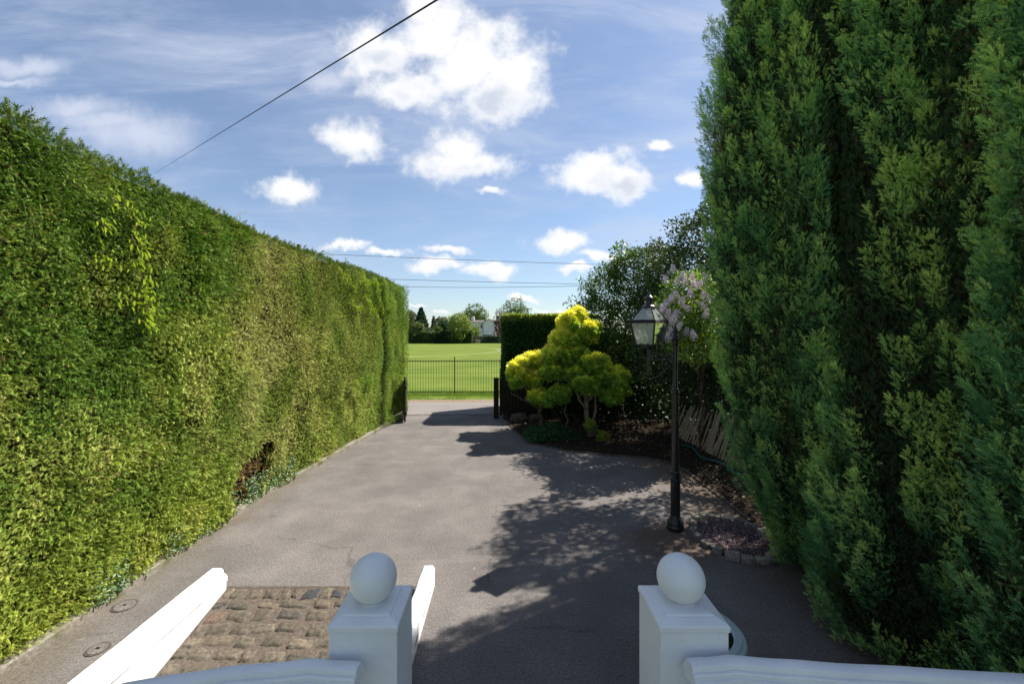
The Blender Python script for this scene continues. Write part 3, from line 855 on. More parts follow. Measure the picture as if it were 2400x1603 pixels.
# ------------------------------------------------------------------ cypress columns at right
def column(cx, cy, H, prof, nf, label, seed, lean=0.0, nplume=150):
    r_ = empty('cypress_tree', (cx, cy, 0), label, 'cypress tree', 'columnar cypress trees at the right')
    rs = np.random.default_rng(seed)
    zs = np.array([p[0] for p in prof]); rr = np.array([p[1] for p in prof])
    Rf = lambda z: np.interp(z, zs, rr)
    lo = np.array((cx, cy, 0))
    # plumes
    H2 = H - .5
    nback = nplume // 5
    th0 = math.atan2(-cy, -cx)
    i_ = np.arange(nplume)
    gz = (i_ * .6180339887 + rs.random()) % 1.0
    back = i_ >= nplume - nback
    gt = (i_ + rs.random(nplume)) / (nplume - nback)
    pt = np.where(back, th0 + math.pi + rs.uniform(-1.2, 1.2, nplume), th0 + (gt - .5) * 2 * R(115) + rs.normal(0, .06, nplume))
    pz = gz * (H2 + .5) - .35 + rs.normal(0, .12, nplume)
    pl = rs.uniform(.28, .60, nplume); pr = rs.uniform(.05, .10, nplume)
    off = rs.uniform(-.08, .06, nplume) + (vnoise(np.stack([pt * 2.2, pz * .9, pt * 0], 1), 1.0, seed) - .5) * .24
    off = np.minimum(off, .035)
    rq = Rf(pz + pl * .5); zm_ = pz + pl * .5
    gx = (cx + rq * np.cos(pt)) / np.maximum(.3, cy + rq * np.sin(pt))
    gapc = np.interp(zm_, [0, 1, 3.5, 6.3], [.95, .91, .80, .765])
    gapd = np.interp(zm_, [0, 3, 6.3], [1.12, 1.06, 1.03])
    hid = ((np.abs(gx - gapc) < .042) | (np.abs(gx - gapd) < .026)) & ~back  # plumes drawn in along these bands so the dark core reads as shade
    off = np.where(hid, -.30, off); pr = np.where(hid, pr * .6, pr)
    fold = .13 * np.cos(pt * 6 + seed) + .05 * np.sin(pt * 11 + seed * 2)
    Rz = Rf(pz + pl * .5) + off - pr * .5 + fold
    base = np.stack([np.cos(pt) * (Rz - .13), np.sin(pt) * (Rz - .13), pz], 1)
    tip = np.stack([np.cos(pt) * (Rz + .12), np.sin(pt) * (Rz + .12), pz + pl], 1)
    w = pr * pl * np.where(back, .5, 1.0) * np.where(hid, .25, 1.0)
    idx = rs.choice(nplume, nf, p=w / w.sum())
    t = rs.random(nf) ** .9
    ax = nrmz(tip - base)[idx]
    ang = rs.uniform(0, 2 * math.pi, nf)
    rad = pr[idx] * np.sin(np.clip(t, 0.0, 1) ** .8 * math.pi * .93 + .12) ** .7
    # frame
    a1 = nrmz(np.cross(ax, np.array((0.3, .2, .9))[None] + rs.normal(0, .01, (nf, 3))))
    a2 = np.cross(ax, a1)
    rd = a1 * np.cos(ang)[:, None] + a2 * np.sin(ang)[:, None]
    outw = np.stack([np.cos(pt[idx]), np.sin(pt[idx]), np.zeros(nf)], 1)
    flip = np.sum(rd * outw, axis=1) < -.35
    rd[flip] = rd[flip] - 2 * outw[flip] * np.sum(rd[flip] * outw[flip], axis=1, keepdims=True)
    inn = rs.random(nf) ** 2 * .35
    lump = (vnoise(np.concatenate([base[idx] + ax * (t * pl[idx])[:, None] + rd * .2], 0) + lo, 5.0, seed) - .5) * .12
    p = base[idx] + ax * (t * pl[idx])[:, None] + rd * (rad * (1 - inn) + lump)[:, None]
    kz = p[:, 2] > .06; kz2 = kz | (rs.random(nf) < .1)
    p, ax, rd, outw, t, idx = p[kz2], ax[kz2], rd[kz2], outw[kz2], t[kz2], idx[kz2]; nf = len(p)
    p[:, 2] = np.maximum(p[:, 2], .06)
    dr = ax * rs.uniform(.5, 1.1, nf)[:, None] + rd * rs.uniform(.25, .9, nf)[:, None] + rs.normal(0, .28, (nf, 3))
    nr = nrmz(rd * .6 + rsph(nf) * .8 + outw * .3)
    g = p + lo
    k1 = fbm(g, .7, seed + 3); k2 = vnoise(g, 2.6, seed + 5)
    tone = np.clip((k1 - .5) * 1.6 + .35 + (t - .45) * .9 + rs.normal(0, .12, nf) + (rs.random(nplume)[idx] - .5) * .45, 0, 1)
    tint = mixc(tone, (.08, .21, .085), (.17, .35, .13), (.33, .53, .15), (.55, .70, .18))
    br = (k2 > .80) & (rs.random(nf) < .5)
    tint[br] = np.array((.15, .10, .05)) * rs.uniform(.6, 1.3, (br.sum(), 1))
    tint = tint * (1 + rs.normal(0, .15, (nf, 1)))
    size = rs.uniform(.034, .066, nf)
    # inner lining of foliage, tinted dark as shade behind the plumes
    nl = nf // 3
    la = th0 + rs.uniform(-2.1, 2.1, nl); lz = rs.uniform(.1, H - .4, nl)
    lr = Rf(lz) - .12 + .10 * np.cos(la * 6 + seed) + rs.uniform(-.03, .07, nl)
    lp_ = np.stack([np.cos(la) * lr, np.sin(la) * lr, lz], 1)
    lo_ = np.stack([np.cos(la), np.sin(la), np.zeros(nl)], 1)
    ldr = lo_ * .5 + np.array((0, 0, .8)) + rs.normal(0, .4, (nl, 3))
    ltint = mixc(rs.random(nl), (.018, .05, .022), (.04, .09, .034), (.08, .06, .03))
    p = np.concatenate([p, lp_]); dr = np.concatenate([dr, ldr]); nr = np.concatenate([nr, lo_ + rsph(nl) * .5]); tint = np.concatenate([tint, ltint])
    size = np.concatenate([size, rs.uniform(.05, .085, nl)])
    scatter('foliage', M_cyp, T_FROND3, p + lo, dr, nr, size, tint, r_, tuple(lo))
    # solid core coloured near-black as the shade between plumes
    b = MB()
    vs = []; fs = []; sg = 26
    for z, q in zip(zs, rr):
        for k_ in range(sg):
            a = 2 * math.pi * k_ / sg
            q2 = max(.03, q - .15 + .09 * math.cos(a * 6 + seed) + .03 * math.sin(a * 11 + seed * 2))
            vs.append((q2 * math.cos(a), q2 * math.sin(a), max(.15, z)))
    for i in range(len(zs) - 1):
        for k_ in range(sg):
            k2_ = (k_ + 1) % sg
            fs.append((i * sg + k_, i * sg + k2_, (i + 1) * sg + k2_, (i + 1) * sg + k_))
    b.add(vs, fs).build('dark_core', M_core, r_)
    MB().tube([(0, 0, 0), (0, 0, 1.5)], [.14, .11], 10).build('trunk', M_bark, r_)
PA = [(0, .42), (.5, .58), (1.1, .85), (2.0, 1.04), (3.2, 1.16), (4.6, 1.22), (6.0, 1.15), (7.2, .95), (8.4, .6), (9.3, .15)]
PB = [(0, 1.10), (.6, 1.16), (1.6, 1.12), (3, 1.06), (4.5, 1.04), (6.0, 1.0), (7.5, .85), (8.8, .5), (9.6, .12)]
PC = [(0, 1.26), (.6, 1.30), (1.6, 1.26), (3, 1.18), (4.5, 1.14), (6.0, 1.05), (7.5, .85), (8.6, .5), (9.4, .12)]
column(3.79, 5.05, 9.3, PA, 200000, 'tall dark green columnar cypress standing farthest left, behind the stone ring', 101, nplume=2300)
column(4.18, 3.72, 9.6, PB, 200000, 'tall columnar cypress in the middle of the row at the right', 202, nplume=2300)
column(4.42, 2.35, 9.4, PC, 200000, 'tall columnar cypress at the right edge of the photo, nearest the handrail', 303, nplume=2300)

# ------------------------------------------------------------------ bed, kerb, stones
BED = [(-.16, 14.15), (.02, 13.5), (.12, 12.8), (.24, 12.1), (.45, 11.3), (.80, 10.65), (1.43, 10.1), (2.26, 9.75), (3.1, 9.52), (3.5, 9.2), (3.63, 8.6), (3.64, 7.1), (3.62, 6.3), (3.6, 4.5), (3.5, 2.0), (3.5, -1)]
b = MB()
vs = []; fs = []
n2 = len(BED)
for i, (x, y) in enumerate(BED):
    vs.append((x, y, .02))
for i, (x, y) in enumerate(BED):
    vs.append((x + .35, y + .25, .07))
for i, (x, y) in enumerate(BED):
    vs.append((9, max(y, 9.5) if i < 9 else y, .12) if i >= 6 else (9, 15.2 - i * .5, .12))
for i in range(n2 - 1):
    fs.append((i, i + 1, n2 + i + 1, n2 + i)); fs.append((n2 + i, n2 + i + 1, 2 * n2 + i + 1, 2 * n2 + i))
b.add(vs, fs)
tag(b.build('planting_bed', M_soil), kind='structure')
b = MB()
b.sweep([(-.025, -.02), (.025, -.02), (.022, .022), (-.025, .03)], [(x, y, 0) for x, y in BED[1:13]])
tag(b.build('bed_kerb', M_dkerb), kind='structure')

# leaf litter on bed and drive edge
n_ = 7000
xx = rng.uniform(.1, 6.5, n_); yy = rng.uniform(5.5, 14, n_)
bx = np.interp(-yy, [-p[1] for p in BED], [p[0] for p in BED])
kp = (xx > bx - .05 - (rng.random(n_) < .05) * rng.random(n_) * 1.2)
xx, yy = xx[kp], yy[kp]; bx = bx[kp]; n_ = len(xx)
z_ = np.where(xx > bx, np.clip(.035 + (xx - bx) * .12, 0, .125), .006) + rng.uniform(.0, .02, n_)
o = scatter('leaf_litter', M_broad, T_LEAF, np.stack([xx, yy, z_], 1), np.stack([rng.normal(size=n_), rng.normal(size=n_), rng.normal(0, .2, n_)], 1), np.stack([rng.normal(0, .3, n_), rng.normal(0, .3, n_), np.ones(n_)], 1),
            rng.uniform(.03, .06, n_), mixc(rng.random(n_), (.03, .022, .014), (.08, .055, .032), (.20, .16, .09)))
tag(o, 'dry brown fallen leaves scattered over the planting bed', 'leaf litter', kind='stuff')

# ring of stones
ringpts = []
for i in range(19):
    a = 2 * math.pi * i / 19 + .15
    ringpts.append((3.06 + .47 * math.cos(a), 5.78 + .60 * math.sin(a), a))
def stone(x, y, a, i):
    bm = bmesh.new()
    bmesh.ops.create_cube(bm, size=1)
    sx, sy, sz = random.uniform(.07, .10), random.uniform(.11, .155), random.uniform(.07, .12)
    bmesh.ops.subdivide_edges(bm, edges=bm.edges, cuts=2, use_grid_fill=True)
    ph = random.uniform(0, 20)
    for v_ in bm.verts:
        p = v_.co.copy()
        l_ = max(abs(p.x), abs(p.y), abs(p.z)) * 2
        s_ = p.normalized() * .62
        p = p.lerp(s_, .28)
        p *= 1 + .10 * math.sin(p.x * 9 + ph) * math.cos(p.y * 7 + ph) + random.uniform(-.04, .04)
        v_.co = (p.x * sx, p.y * sy, p.z * sz)
    me = bpy.data.meshes.new('edging_stone'); bm.to_mesh(me); bm.free()
    at = me.attributes.new('tint', 'FLOAT_COLOR', 'FACE')
    g = random.uniform(.8, 1.3); c = random.choice([(.20, .18, .15), (.28, .25, .20), (.14, .135, .13), (.22, .20, .15)])
    at.data.foreach_set('color', [k_ for _ in me.polygons for k_ in (c[0] * g, c[1] * g, c[2] * g, 1)])
    o = link('edging_stone', me, M_stone, None, (x, y, sz * .42))
    o.rotation_euler = (random.uniform(-.1, .1), random.uniform(-.12, .12), a + random.uniform(-.18, .18))
    tag(o, 'rough block of the stone ring around the gravel beside the lamp post', 'stone', 'edging stones around the gravel ring')
for i, (x, y, a) in enumerate(ringpts): stone(x, y, a, i)
b = MB()
vs = [(3.06 + .46 * math.cos(2 * math.pi * k_ / 32), 5.78 + .58 * math.sin(2 * math.pi * k_ / 32), .035) for k_ in range(32)]
b.add(vs, [tuple(range(32))])
tag(b.build('gravel_bed', M_gravel), kind='structure')
n_ = 7000
a = rng.uniform(0, 2 * math.pi, n_); q = np.sqrt(rng.random(n_))
p0 = np.stack([3.06 + .44 * q * np.cos(a), 5.78 + .56 * q * np.sin(a), .035 + rng.uniform(0, .018, n_)], 1)
PEB = (np.array([(0, 0, .25), (.5, 0, -.1), (-.25, .4, -.1), (-.25, -.4, -.1)], dtype=np.float32), np.array([(0, 1, 2), (0, 2, 3), (0, 3, 1)]))
tag(scatter('gravel', M_stone, PEB, p0, rsph(n_), rsph(n_) * .5 + np.array((0, 0, 1)), rng.uniform(.014, .028, n_), mixc(rng.random(n_), (.04, .025, .03), (.13, .09, .10), (.32, .26, .26))), 'plum coloured slate gravel inside the stone ring', 'gravel', kind='stuff')
# small loose twigs and leaves on drive
n_ = 130
p0 = np.stack([rng.uniform(-3.9, 1.5, n_), rng.uniform(4.9, 13, n_), np.full(n_, .006)], 1)
p0[:90, 0] = rng.uniform(-4.0, -3.4, 90)
tag(scatter('fallen_debris', M_broad, T_LEAF, p0, np.stack([rng.normal(size=n_), rng.normal(size=n_), np.zeros(n_)], 1), np.tile(np.array((0, 0, 1.0)), (n_, 1)) + rng.normal(0, .25, (n_, 3)),
            rng.uniform(.012, .03, n_), mixc(rng.random(n_), (.12, .06, .03), (.22, .15, .07))), 'tiny fallen leaves dotted over the sunny asphalt', 'leaf litter', kind='stuff')

# ------------------------------------------------------------------ lamp post
LX, LY = 2.41, 6.09
lp = empty('lamp_post', (LX, LY, 0), 'black cast iron lamp post with a side-hung glazed lantern, beside the stone ring', 'lamp post')
MB().lathe([(.112, 0), (.118, .02), (.118, .06), (.108, .075), (.108, .09), (.116, .10), (.112, .125), (.09, .15), (.075, .175), (.069, .20), (.067, .215)], 24).build('base', M_iron, lp, auto=True)
MB().lathe([(.067, .215), (.066, .70), (.074, .705), (.080, .72), (.074, .735), (.064, .74), (.064, .80), (.074, .805), (.078, .815), (.072, .83), (.056, .84)], 24).build('lower_shaft', M_iron, lp, auto=True)
b = MB(); b.lathe([(.052, .84), (.049, 1.93), (.056, 1.935), (.060, 1.95), (.054, 1.965), (.050, 1.97), (.052, 2.0), (.040, 2.01), (.034, 2.03), (.031, 2.36)], 12).build('shaft', M_iron, lp, auto=True)
MB().lathe([(.031, 2.36), (.038, 2.365), (.038, 2.40), (.036, 2.41), (.036, 2.62), (.044, 2.63), (.048, 2.65), (.050, 2.69), (.080, 2.70), (.084, 2.708), (.06, 2.72), (.045, 2.745), (.033, 2.775), (.030, 2.80), (.048, 2.805), (.052, 2.815), (.03, 2.84), (.018, 2.87), (.006, 2.93), (.002, 2.95)], 24).build('finial', M_iron, lp, auto=True)
ax_ = -.375
b = MB()
b.tube([(-.02, 0, 2.41), (ax_, 0, 2.41)], .011, 8)
b.tube([(ax_, 0, 2.18), (ax_, 0, 2.235), (ax_, 0, 2.60)], [.006, .022, .018], 10)
b.lathe([(.03, 2.24), (.036, 2.26), (.026, 2.29), (.022, 2.33), (.03, 2.38), (.034, 2.42), (.024, 2.46), (.02, 2.56), (.05, 2.60)], 12, (ax_, 0, 0))
b.build('bracket_arm', M_iron, lp, auto=True)
def scroll(cx, cz, r0, a0, turns, sgn, r1=.006):
    pts = []
    for i in range(30):
        t_ = i / 29
        a = a0 + sgn * turns * 2 * math.pi * t_
        q = r0 * (1 - .8 * t_)
        pts.append((cx + q * math.cos(a), 0, cz + q * math.sin(a)))
    return pts
b = MB()
b.tube(scroll(-.085, 2.49, .065, R(-60), 1.2, 1), .006, 6)
b.tube(scroll(-.26, 2.50, .07, R(-110), 1.2, -1), .006, 6)
b.tube([(-.04, 0, 2.33), (-.12, 0, 2.29), (-.20, 0, 2.22), (-.27, 0, 2.17), (-.30, 0, 2.15)], .006, 6)
b.tube([(-.30, 0, 2.58), (-.24, 0, 2.55), (-.20, 0, 2.56), (-.18, 0, 2.60)], .005, 6)
b.tube(scroll(-.10, 2.34, .045, R(90), 1.1, 1), .005, 6)
b.build('scrollwork', M_iron, lp)
# lantern (square, corner towards the viewer)
ln = bpy.data.objects.new('lantern', None); COL.objects.link(ln); ln.parent = lp; ln.location = (ax_, 0, 0); ln.rotation_euler = (0, 0, R(43))
zb, zm, zr = 2.625, 2.945, 3.17
hb, hm, hr = .128, .185, .062
def bar(b, p, q, w): b.tube([p, q], w, 4)
b = MB()
cs = [(-1, -1), (1, -1), (1, 1), (-1, 1)]
for i, (sx, sy) in enumerate(cs):
    nx, ny = cs[(i + 1) % 4]
    bar(b, (sx * hb, sy * hb, zb), (sx * hm, sy * hm, zm), .013)
    bar(b, (sx * hm, sy * hm, zm + .02), (sx * hr, sy * hr, zr), .009)
    bar(b, (sx * hb, sy * hb, zb), (nx * hb, ny * hb, zb), .014)
    bar(b, (sx * hm * 1.03, sy * hm * 1.03, zm + .006), (nx * hm * 1.03, ny * hm * 1.03, zm + .006), .017)
    bar(b, (sx * hm * 1.05, sy * hm * 1.05, zm + .028), (nx * hm * 1.05, ny * hm * 1.05, zm + .028), .009)
    # little glazing clips
    for t_ in (.3, .7):
        for (z0, h0) in ((zb + .022, hb + .004), (zm - .03, hm - .004)):
            b.box(((sx * (1 - t_) + nx * t_) * h0, (sy * (1 - t_) + ny * t_) * h0, z0), (.012, .012, .014))
b.build('lantern_frame', M_iron, ln)
for i, (sx, sy) in enumerate(cs):
    nx, ny = cs[(i + 1) % 4]
    k_ = .975
    MB().add([(sx * hb * k_, sy * hb * k_, zb), (nx * hb * k_, ny * hb * k_, zb), (nx * hm * k_, ny * hm * k_, zm), (sx * hm * k_, sy * hm * k_, zm)], [(0, 1, 2, 3)]).build('glass_pane', M_lg, ln)
    MB().add([(sx * hm * k_, sy * hm * k_, zm + .02), (nx * hm * k_, ny * hm * k_, zm + .02), (nx * hr * k_, ny * hr * k_, zr), (sx * hr * k_, sy * hr * k_, zr)], [(0, 1, 2, 3)]).build('roof_pane', M_lg, ln)
MB().lathe([(.09, zr - .02), (.098, zr - .005), (.09, zr + .01), (.062, zr + .025), (.050, zr + .05), (.045, zr + .085), (.047, zr + .10), (.064, zr + .108), (.066, zr + .118), (.055, zr + .140), (.03, zr + .158), (.022, zr + .17), (.026, zr + .18), (.02, zr + .195), (.008, zr + .21), (.003, zr + .255)], 24).build('chimney_cap', M_iron, ln, auto=True)
MB().lathe([(.012, zb), (.012, zb + .10), (.02, zb + .11), (.02, zb + .2)], 10).build('lamp_holder', M_iron, ln)
for q in ln.children: pass

# ------------------------------------------------------------------ broadleaf helper
def lumps_points(lumps, n_, shell=.75, rs=rng, squash=0):
    L = np.array(lumps, dtype=float)
    vol = (L[:, 3] * L[:, 4] + L[:, 4] * L[:, 5] + L[:, 3] * L[:, 5])
    idx = rs.choice(len(L), n_, p=vol / vol.sum())
    d = nrmz(rs.normal(size=(n_, 3)))
    r_ = shell + (1 - shell) * rs.random(n_) ** .6
    nz_ = vnoise(d * 1.0 + L[idx, :3], 3.4, 77)
    p = L[idx, :3] + d * L[idx, 3:6] * (r_ * (1.0 + .75 * (nz_ - .5)))[:, None]
    # discard what lies deep inside other lumps
    deep = np.zeros(n_, bool)
    for l_ in L:
        deep |= (np.sum(((p - l_[:3]) / l_[3:6]) ** 2, axis=1) < .45)
    keep = ~deep | (rs.random(n_) < .12)
    p = p + d * (np.abs(rs.normal(0, .07, n_)) * L[idx, 3])[:, None]
    return p[keep], d[keep], idx[keep]

def branch(b, p, q, r0, r1, wob=.1, seg=7, n_=5):
    p = Vector(p); q = Vector(q); pts = []; rd = []
    for i in range(n_ + 1):
        t_ = i / n_
        o = Vector((random.uniform(-wob, wob), random.uniform(-wob, wob), random.uniform(-wob, wob) * .5)) * (0 if i in (0, n_) else 1)
        pts.append(p.lerp(q, t_) + o); rd.append(r0 + (r1 - r0) * t_)
    b.tube(pts, rd, seg)
    return pts

def cauli(lumps, k_=7, f=.42, seed=1):
    rs = random.Random(seed); out = []
    for (x, y, z, a, b_, c) in lumps:
        out.append((x, y, z, a * .72, b_ * .72, c * .72))
        for _ in range(k_):
            d = Vector((rs.gauss(0, 1), rs.gauss(0, 1), rs.gauss(.25, 1))).normalized()
            g = rs.uniform(.8, 1.25)
            out.append((x + d.x * a * .74, y + d.y * b_ * .74, z + d.z * c * .74, a * f * g, b_ * f * g, c * f * g))
    return out

def broad_tree(name, loc, lumps, nleaf, lsize, cols, label, cat, group=None, T=T_LEAF, m=None, trunks=None, shell=.6, hang=0.0, core=True, barkm=None, tone=None, trim=None):
    r_ = empty(name, loc, label, cat, group)
    lo = np.array(loc)
    p, d, idx = lumps_points(lumps, nleaf, shell)
    if trim is not None:
        k_ = trim(p); p, d = p[k_], d[k_]
    p[:, 2] = np.maximum(p[:, 2], .1)
    n2 = len(p)
    k1 = fbm(p, 1.0 / max(.3, np.mean([l[3] for l in lumps])), 61)
    w_ = np.clip((k1 - .5) * 2 + .5 + rng.normal(0, .22, n2), 0, 1)
    tint = mixc(w_, *cols)
    if tone is not None: tint = tone(p, d, tint)
    tint = tint * (1 + rng.normal(0, .15, (n2, 1)))
    dr = d * .6 + rsph(n2) * .8 + np.array((0, 0, .1 - hang))
    nr = d * .5 + rsph(n2) * .7 + np.array((0, 0, .5))
    scatter('crown', m or M_broad, T, p, dr, nr, rng.uniform(lsize * .7, lsize * 1.35, n2), tint, r_, tuple(lo))
    b = MB(); first = True
    for (pp, qq, r0, r1) in (trunks or []):
        if pp[2] < .12 and not first:
            b.build('trunk', barkm or M_bark, r_, smooth=True); b = MB()
        first = False
        branch(b, Vector(pp) - Vector(loc), Vector(qq) - Vector(loc), r0, r1, .05 * (Vector(qq) - Vector(pp)).length)
    if trunks: b.build('trunk', barkm or M_bark, r_, smooth=True)
    return r_

# golden shrub : two plants
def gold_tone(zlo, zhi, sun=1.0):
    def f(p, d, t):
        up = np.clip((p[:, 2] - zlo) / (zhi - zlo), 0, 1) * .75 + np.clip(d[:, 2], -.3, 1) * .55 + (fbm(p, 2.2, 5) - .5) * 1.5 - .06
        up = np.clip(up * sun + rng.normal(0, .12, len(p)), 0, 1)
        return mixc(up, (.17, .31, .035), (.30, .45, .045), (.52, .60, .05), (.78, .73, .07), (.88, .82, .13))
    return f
GL1 = [(0.42, 12.3, 1.75, 0.413, 0.5, 0.319), (0.78, 12.3, 2.05, 0.361, 0.45, 0.269), (0.3, 12.1, 1.45, 0.258, 0.35, 0.235), (0.75, 12.2, 1.55, 0.361, 0.4, 0.294), (0.85, 12.0, 1.0, 0.327, 0.35, 0.218), (0.5, 12.2, 1.95, 0.301, 0.4, 0.21), (0.15, 12.2, 1.62, 0.155, 0.25, 0.168)]
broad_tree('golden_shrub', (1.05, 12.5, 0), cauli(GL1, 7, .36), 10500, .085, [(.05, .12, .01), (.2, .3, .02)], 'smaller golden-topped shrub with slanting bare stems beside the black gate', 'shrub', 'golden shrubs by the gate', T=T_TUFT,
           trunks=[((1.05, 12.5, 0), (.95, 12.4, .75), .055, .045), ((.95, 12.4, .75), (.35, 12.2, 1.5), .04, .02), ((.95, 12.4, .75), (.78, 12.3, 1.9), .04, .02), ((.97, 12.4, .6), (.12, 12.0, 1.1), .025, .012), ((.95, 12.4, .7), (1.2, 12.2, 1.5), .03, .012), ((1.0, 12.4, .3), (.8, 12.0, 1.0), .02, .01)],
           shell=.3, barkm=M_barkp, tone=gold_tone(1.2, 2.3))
GL2 = [(1.78, 11.6, 3.05, 0.43, 0.5, 0.386), (1.55, 11.6, 2.65, 0.473, 0.55, 0.353), (2.15, 11.6, 2.8, 0.473, 0.5, 0.353), (1.95, 11.6, 3.32, 0.258, 0.35, 0.218), (1.28, 11.6, 2.25, 0.413, 0.5, 0.319), (1.75, 11.5, 2.2, 0.43, 0.5, 0.336), (1.25, 11.5, 1.75, 0.344, 0.4, 0.269), (2.35, 11.3, 1.85, 0.533, 0.55, 0.378), (2.8, 11.3, 1.55, 0.43, 0.5, 0.319), (2.1, 11.1, 1.45, 0.387, 0.45, 0.286), (2.7, 11.2, 1.15, 0.301, 0.35, 0.21), (1.45, 11.4, 1.15, 0.361, 0.4, 0.235), (1.1, 11.4, 1.0, 0.258, 0.3, 0.185), (1.85, 11.4, 1.75, 0.387, 0.4, 0.252), (3.0, 11.3, 1.25, 0.258, 0.3, 0.185)]
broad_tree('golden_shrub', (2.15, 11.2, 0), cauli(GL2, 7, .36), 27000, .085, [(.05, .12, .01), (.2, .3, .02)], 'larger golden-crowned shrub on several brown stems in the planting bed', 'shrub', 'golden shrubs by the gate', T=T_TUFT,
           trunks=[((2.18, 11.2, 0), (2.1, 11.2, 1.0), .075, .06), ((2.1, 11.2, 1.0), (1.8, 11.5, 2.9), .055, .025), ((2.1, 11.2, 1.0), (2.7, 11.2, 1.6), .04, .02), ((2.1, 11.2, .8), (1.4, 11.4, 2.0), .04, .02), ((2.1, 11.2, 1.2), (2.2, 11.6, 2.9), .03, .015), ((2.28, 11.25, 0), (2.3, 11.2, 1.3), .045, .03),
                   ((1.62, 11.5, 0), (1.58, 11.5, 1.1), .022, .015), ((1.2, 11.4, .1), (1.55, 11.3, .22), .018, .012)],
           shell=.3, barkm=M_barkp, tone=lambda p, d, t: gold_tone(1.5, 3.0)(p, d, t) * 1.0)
# little sprouts at the foot
for (x, y, z, lab) in [(2.12, 10.9, .45, 'small leafy yellow-green sprout low on the trunk of the larger golden shrub'), (2.42, 10.8, .18, 'small leafy yellow-green sprout on the soil at the foot of the larger golden shrub')]:
    broad_tree('sprout', (x, y, .05), [(x, y, z, .14, .12, .13)], 90, .06, [(.10, .2, .02), (.3, .36, .04)], lab, 'plant', T=T_TUFT, trunks=[((x, y, .05), (x, y, z), .008, .005)])
# dark low plant
broad_tree('low_bush', (1.0, 11.0, 0), [(.82, 11.0, .12, .34, .3, .26), (1.15, 11.05, .14, .40, .3, .28), (1.5, 11.1, .10, .34, .3, .2)], 5200, .05, [(.008, .045, .012), (.02, .085, .022), (.045, .13, .04)],
           'low mounded dark green bush at the edge of the bed below the golden shrubs', 'bush', m=M_gloss, trunks=[((1.0, 11.0, 0), (1.0, 11.0, .2), .02, .01)], shell=.3)

# big dark evergreens behind
DK = [(.024, .060, .020), (.050, .095, .030), (.095, .14, .045), (.18, .19, .07)]
def dk_tone(p, d, t):
    k_ = np.clip((fbm(p, .9, 15) - .52) * 4, 0, 1) * np.clip((p[:, 2] - 2.2) / 2.5, 0, 1)
    return t * (1 - .6 * k_[:, None]) + np.array((.16, .125, .05)) * (.6 * k_[:, None])
broad_tree('holly_tree', (4.9, 10.6, 0), [(5.0, 9.2, 6.2, .45, .6, .6), (5, 7.9, 5.4, 0.9, 1, 1), (5.9, 8.5, 6.7, 1, 1, 0.8), (6, 7.4, 5, 1.1, 1.1, 1.2), (6, 8.5, 4.6, 0.9, 0.9, 1), (4.664, 11.25, 4.178, 1.15, 1.2, 0.9), (5.512, 11.35, 5.026, 1.2, 1.2, 1), (4.24, 11.45, 3.118, 1, 1, 0.9), (5.618, 10.95, 3.648, 1.2, 1.1, 1.1), (4.558, 11.35, 2.164, 1.1, 1, 0.8), (5.936, 11.05, 2.27, 1.2, 1.2, 0.9), (5.035, 11.35, 5.45, 0.35, 0.35, 0.3),
            (5.459, 11.25, 5.927, 0.4, 0.4, 0.35), (6.572, 11.45, 4.708, 1.2, 1.1, 1.1)], 85000, .08, DK, 'big dark small-leaved evergreen tree rising beside the nearest cypress, behind the lamp', 'tree', 'dark evergreens behind the bed', m=M_gloss,
           trunks=[((4.9, 10.6, 0), (4.9, 10.6, 2.5), .14, .09), ((4.9, 10.6, 2.0), (4.3, 10.6, 4.2), .07, .03), ((4.9, 10.6, 2.2), (5.3, 10.6, 5.4), .07, .02)], shell=.5, tone=dk_tone)
broad_tree('holly_tree', (3.56, 13.2, 0), [(3.4, 13.2, 3.99, 0.918, 0.9, 0.81), (4.05, 13.2, 4.58, 0.918, 0.9, 0.81), (2.97, 13.3, 3.23, 0.81, 0.8, 0.756), (3.78, 13.1, 3.12, 1.08, 0.9, 0.864), (3.35, 13.2, 2.15, 1.08, 0.9, 0.864), (4.54, 13.2, 4.85, 0.756, 0.8, 0.702), (2.65, 13.3, 2.48, 0.594, 0.7, 0.648)], 48000, .072,
           [(.022, .058, .014), (.045, .10, .02), (.085, .16, .03), (.17, .25, .05)], 'bushy evergreen tree with green and bronze leaves directly behind the larger golden shrub', 'tree', 'dark evergreens behind the bed', m=M_gloss,
           trunks=[((3.56, 13.2, 0), (3.56, 13.2, 2.37), .11, .07), ((3.56, 13.2, 1.72), (4, 13.2, 4.42), .05, .02), ((3.56, 13.2, 1.72), (3.02, 13.3, 3.45), .05, .02)], shell=.5, tone=dk_tone)
broad_tree('sapling', (3.2, 12.9, 0), [(3.42, 12.9, 5.15, .26, .28, .30), (3.36, 12.9, 4.7, .30, .3, .32), (3.52, 12.9, 5.4, .22, .22, .15), (3.3, 12.9, 4.3, .3, .3, .3)], 1300, .085, [(.05, .11, .015), (.11, .2, .03), (.2, .3, .06)],
           'slim leafy shoot poking above the evergreens left of the lantern', 'tree', trunks=[((3.2, 12.9, 0), (3.3, 12.9, 4.3), .03, .015), ((3.3, 12.9, 4.3), (3.5, 12.9, 5.4), .015, .005)], shell=.2)
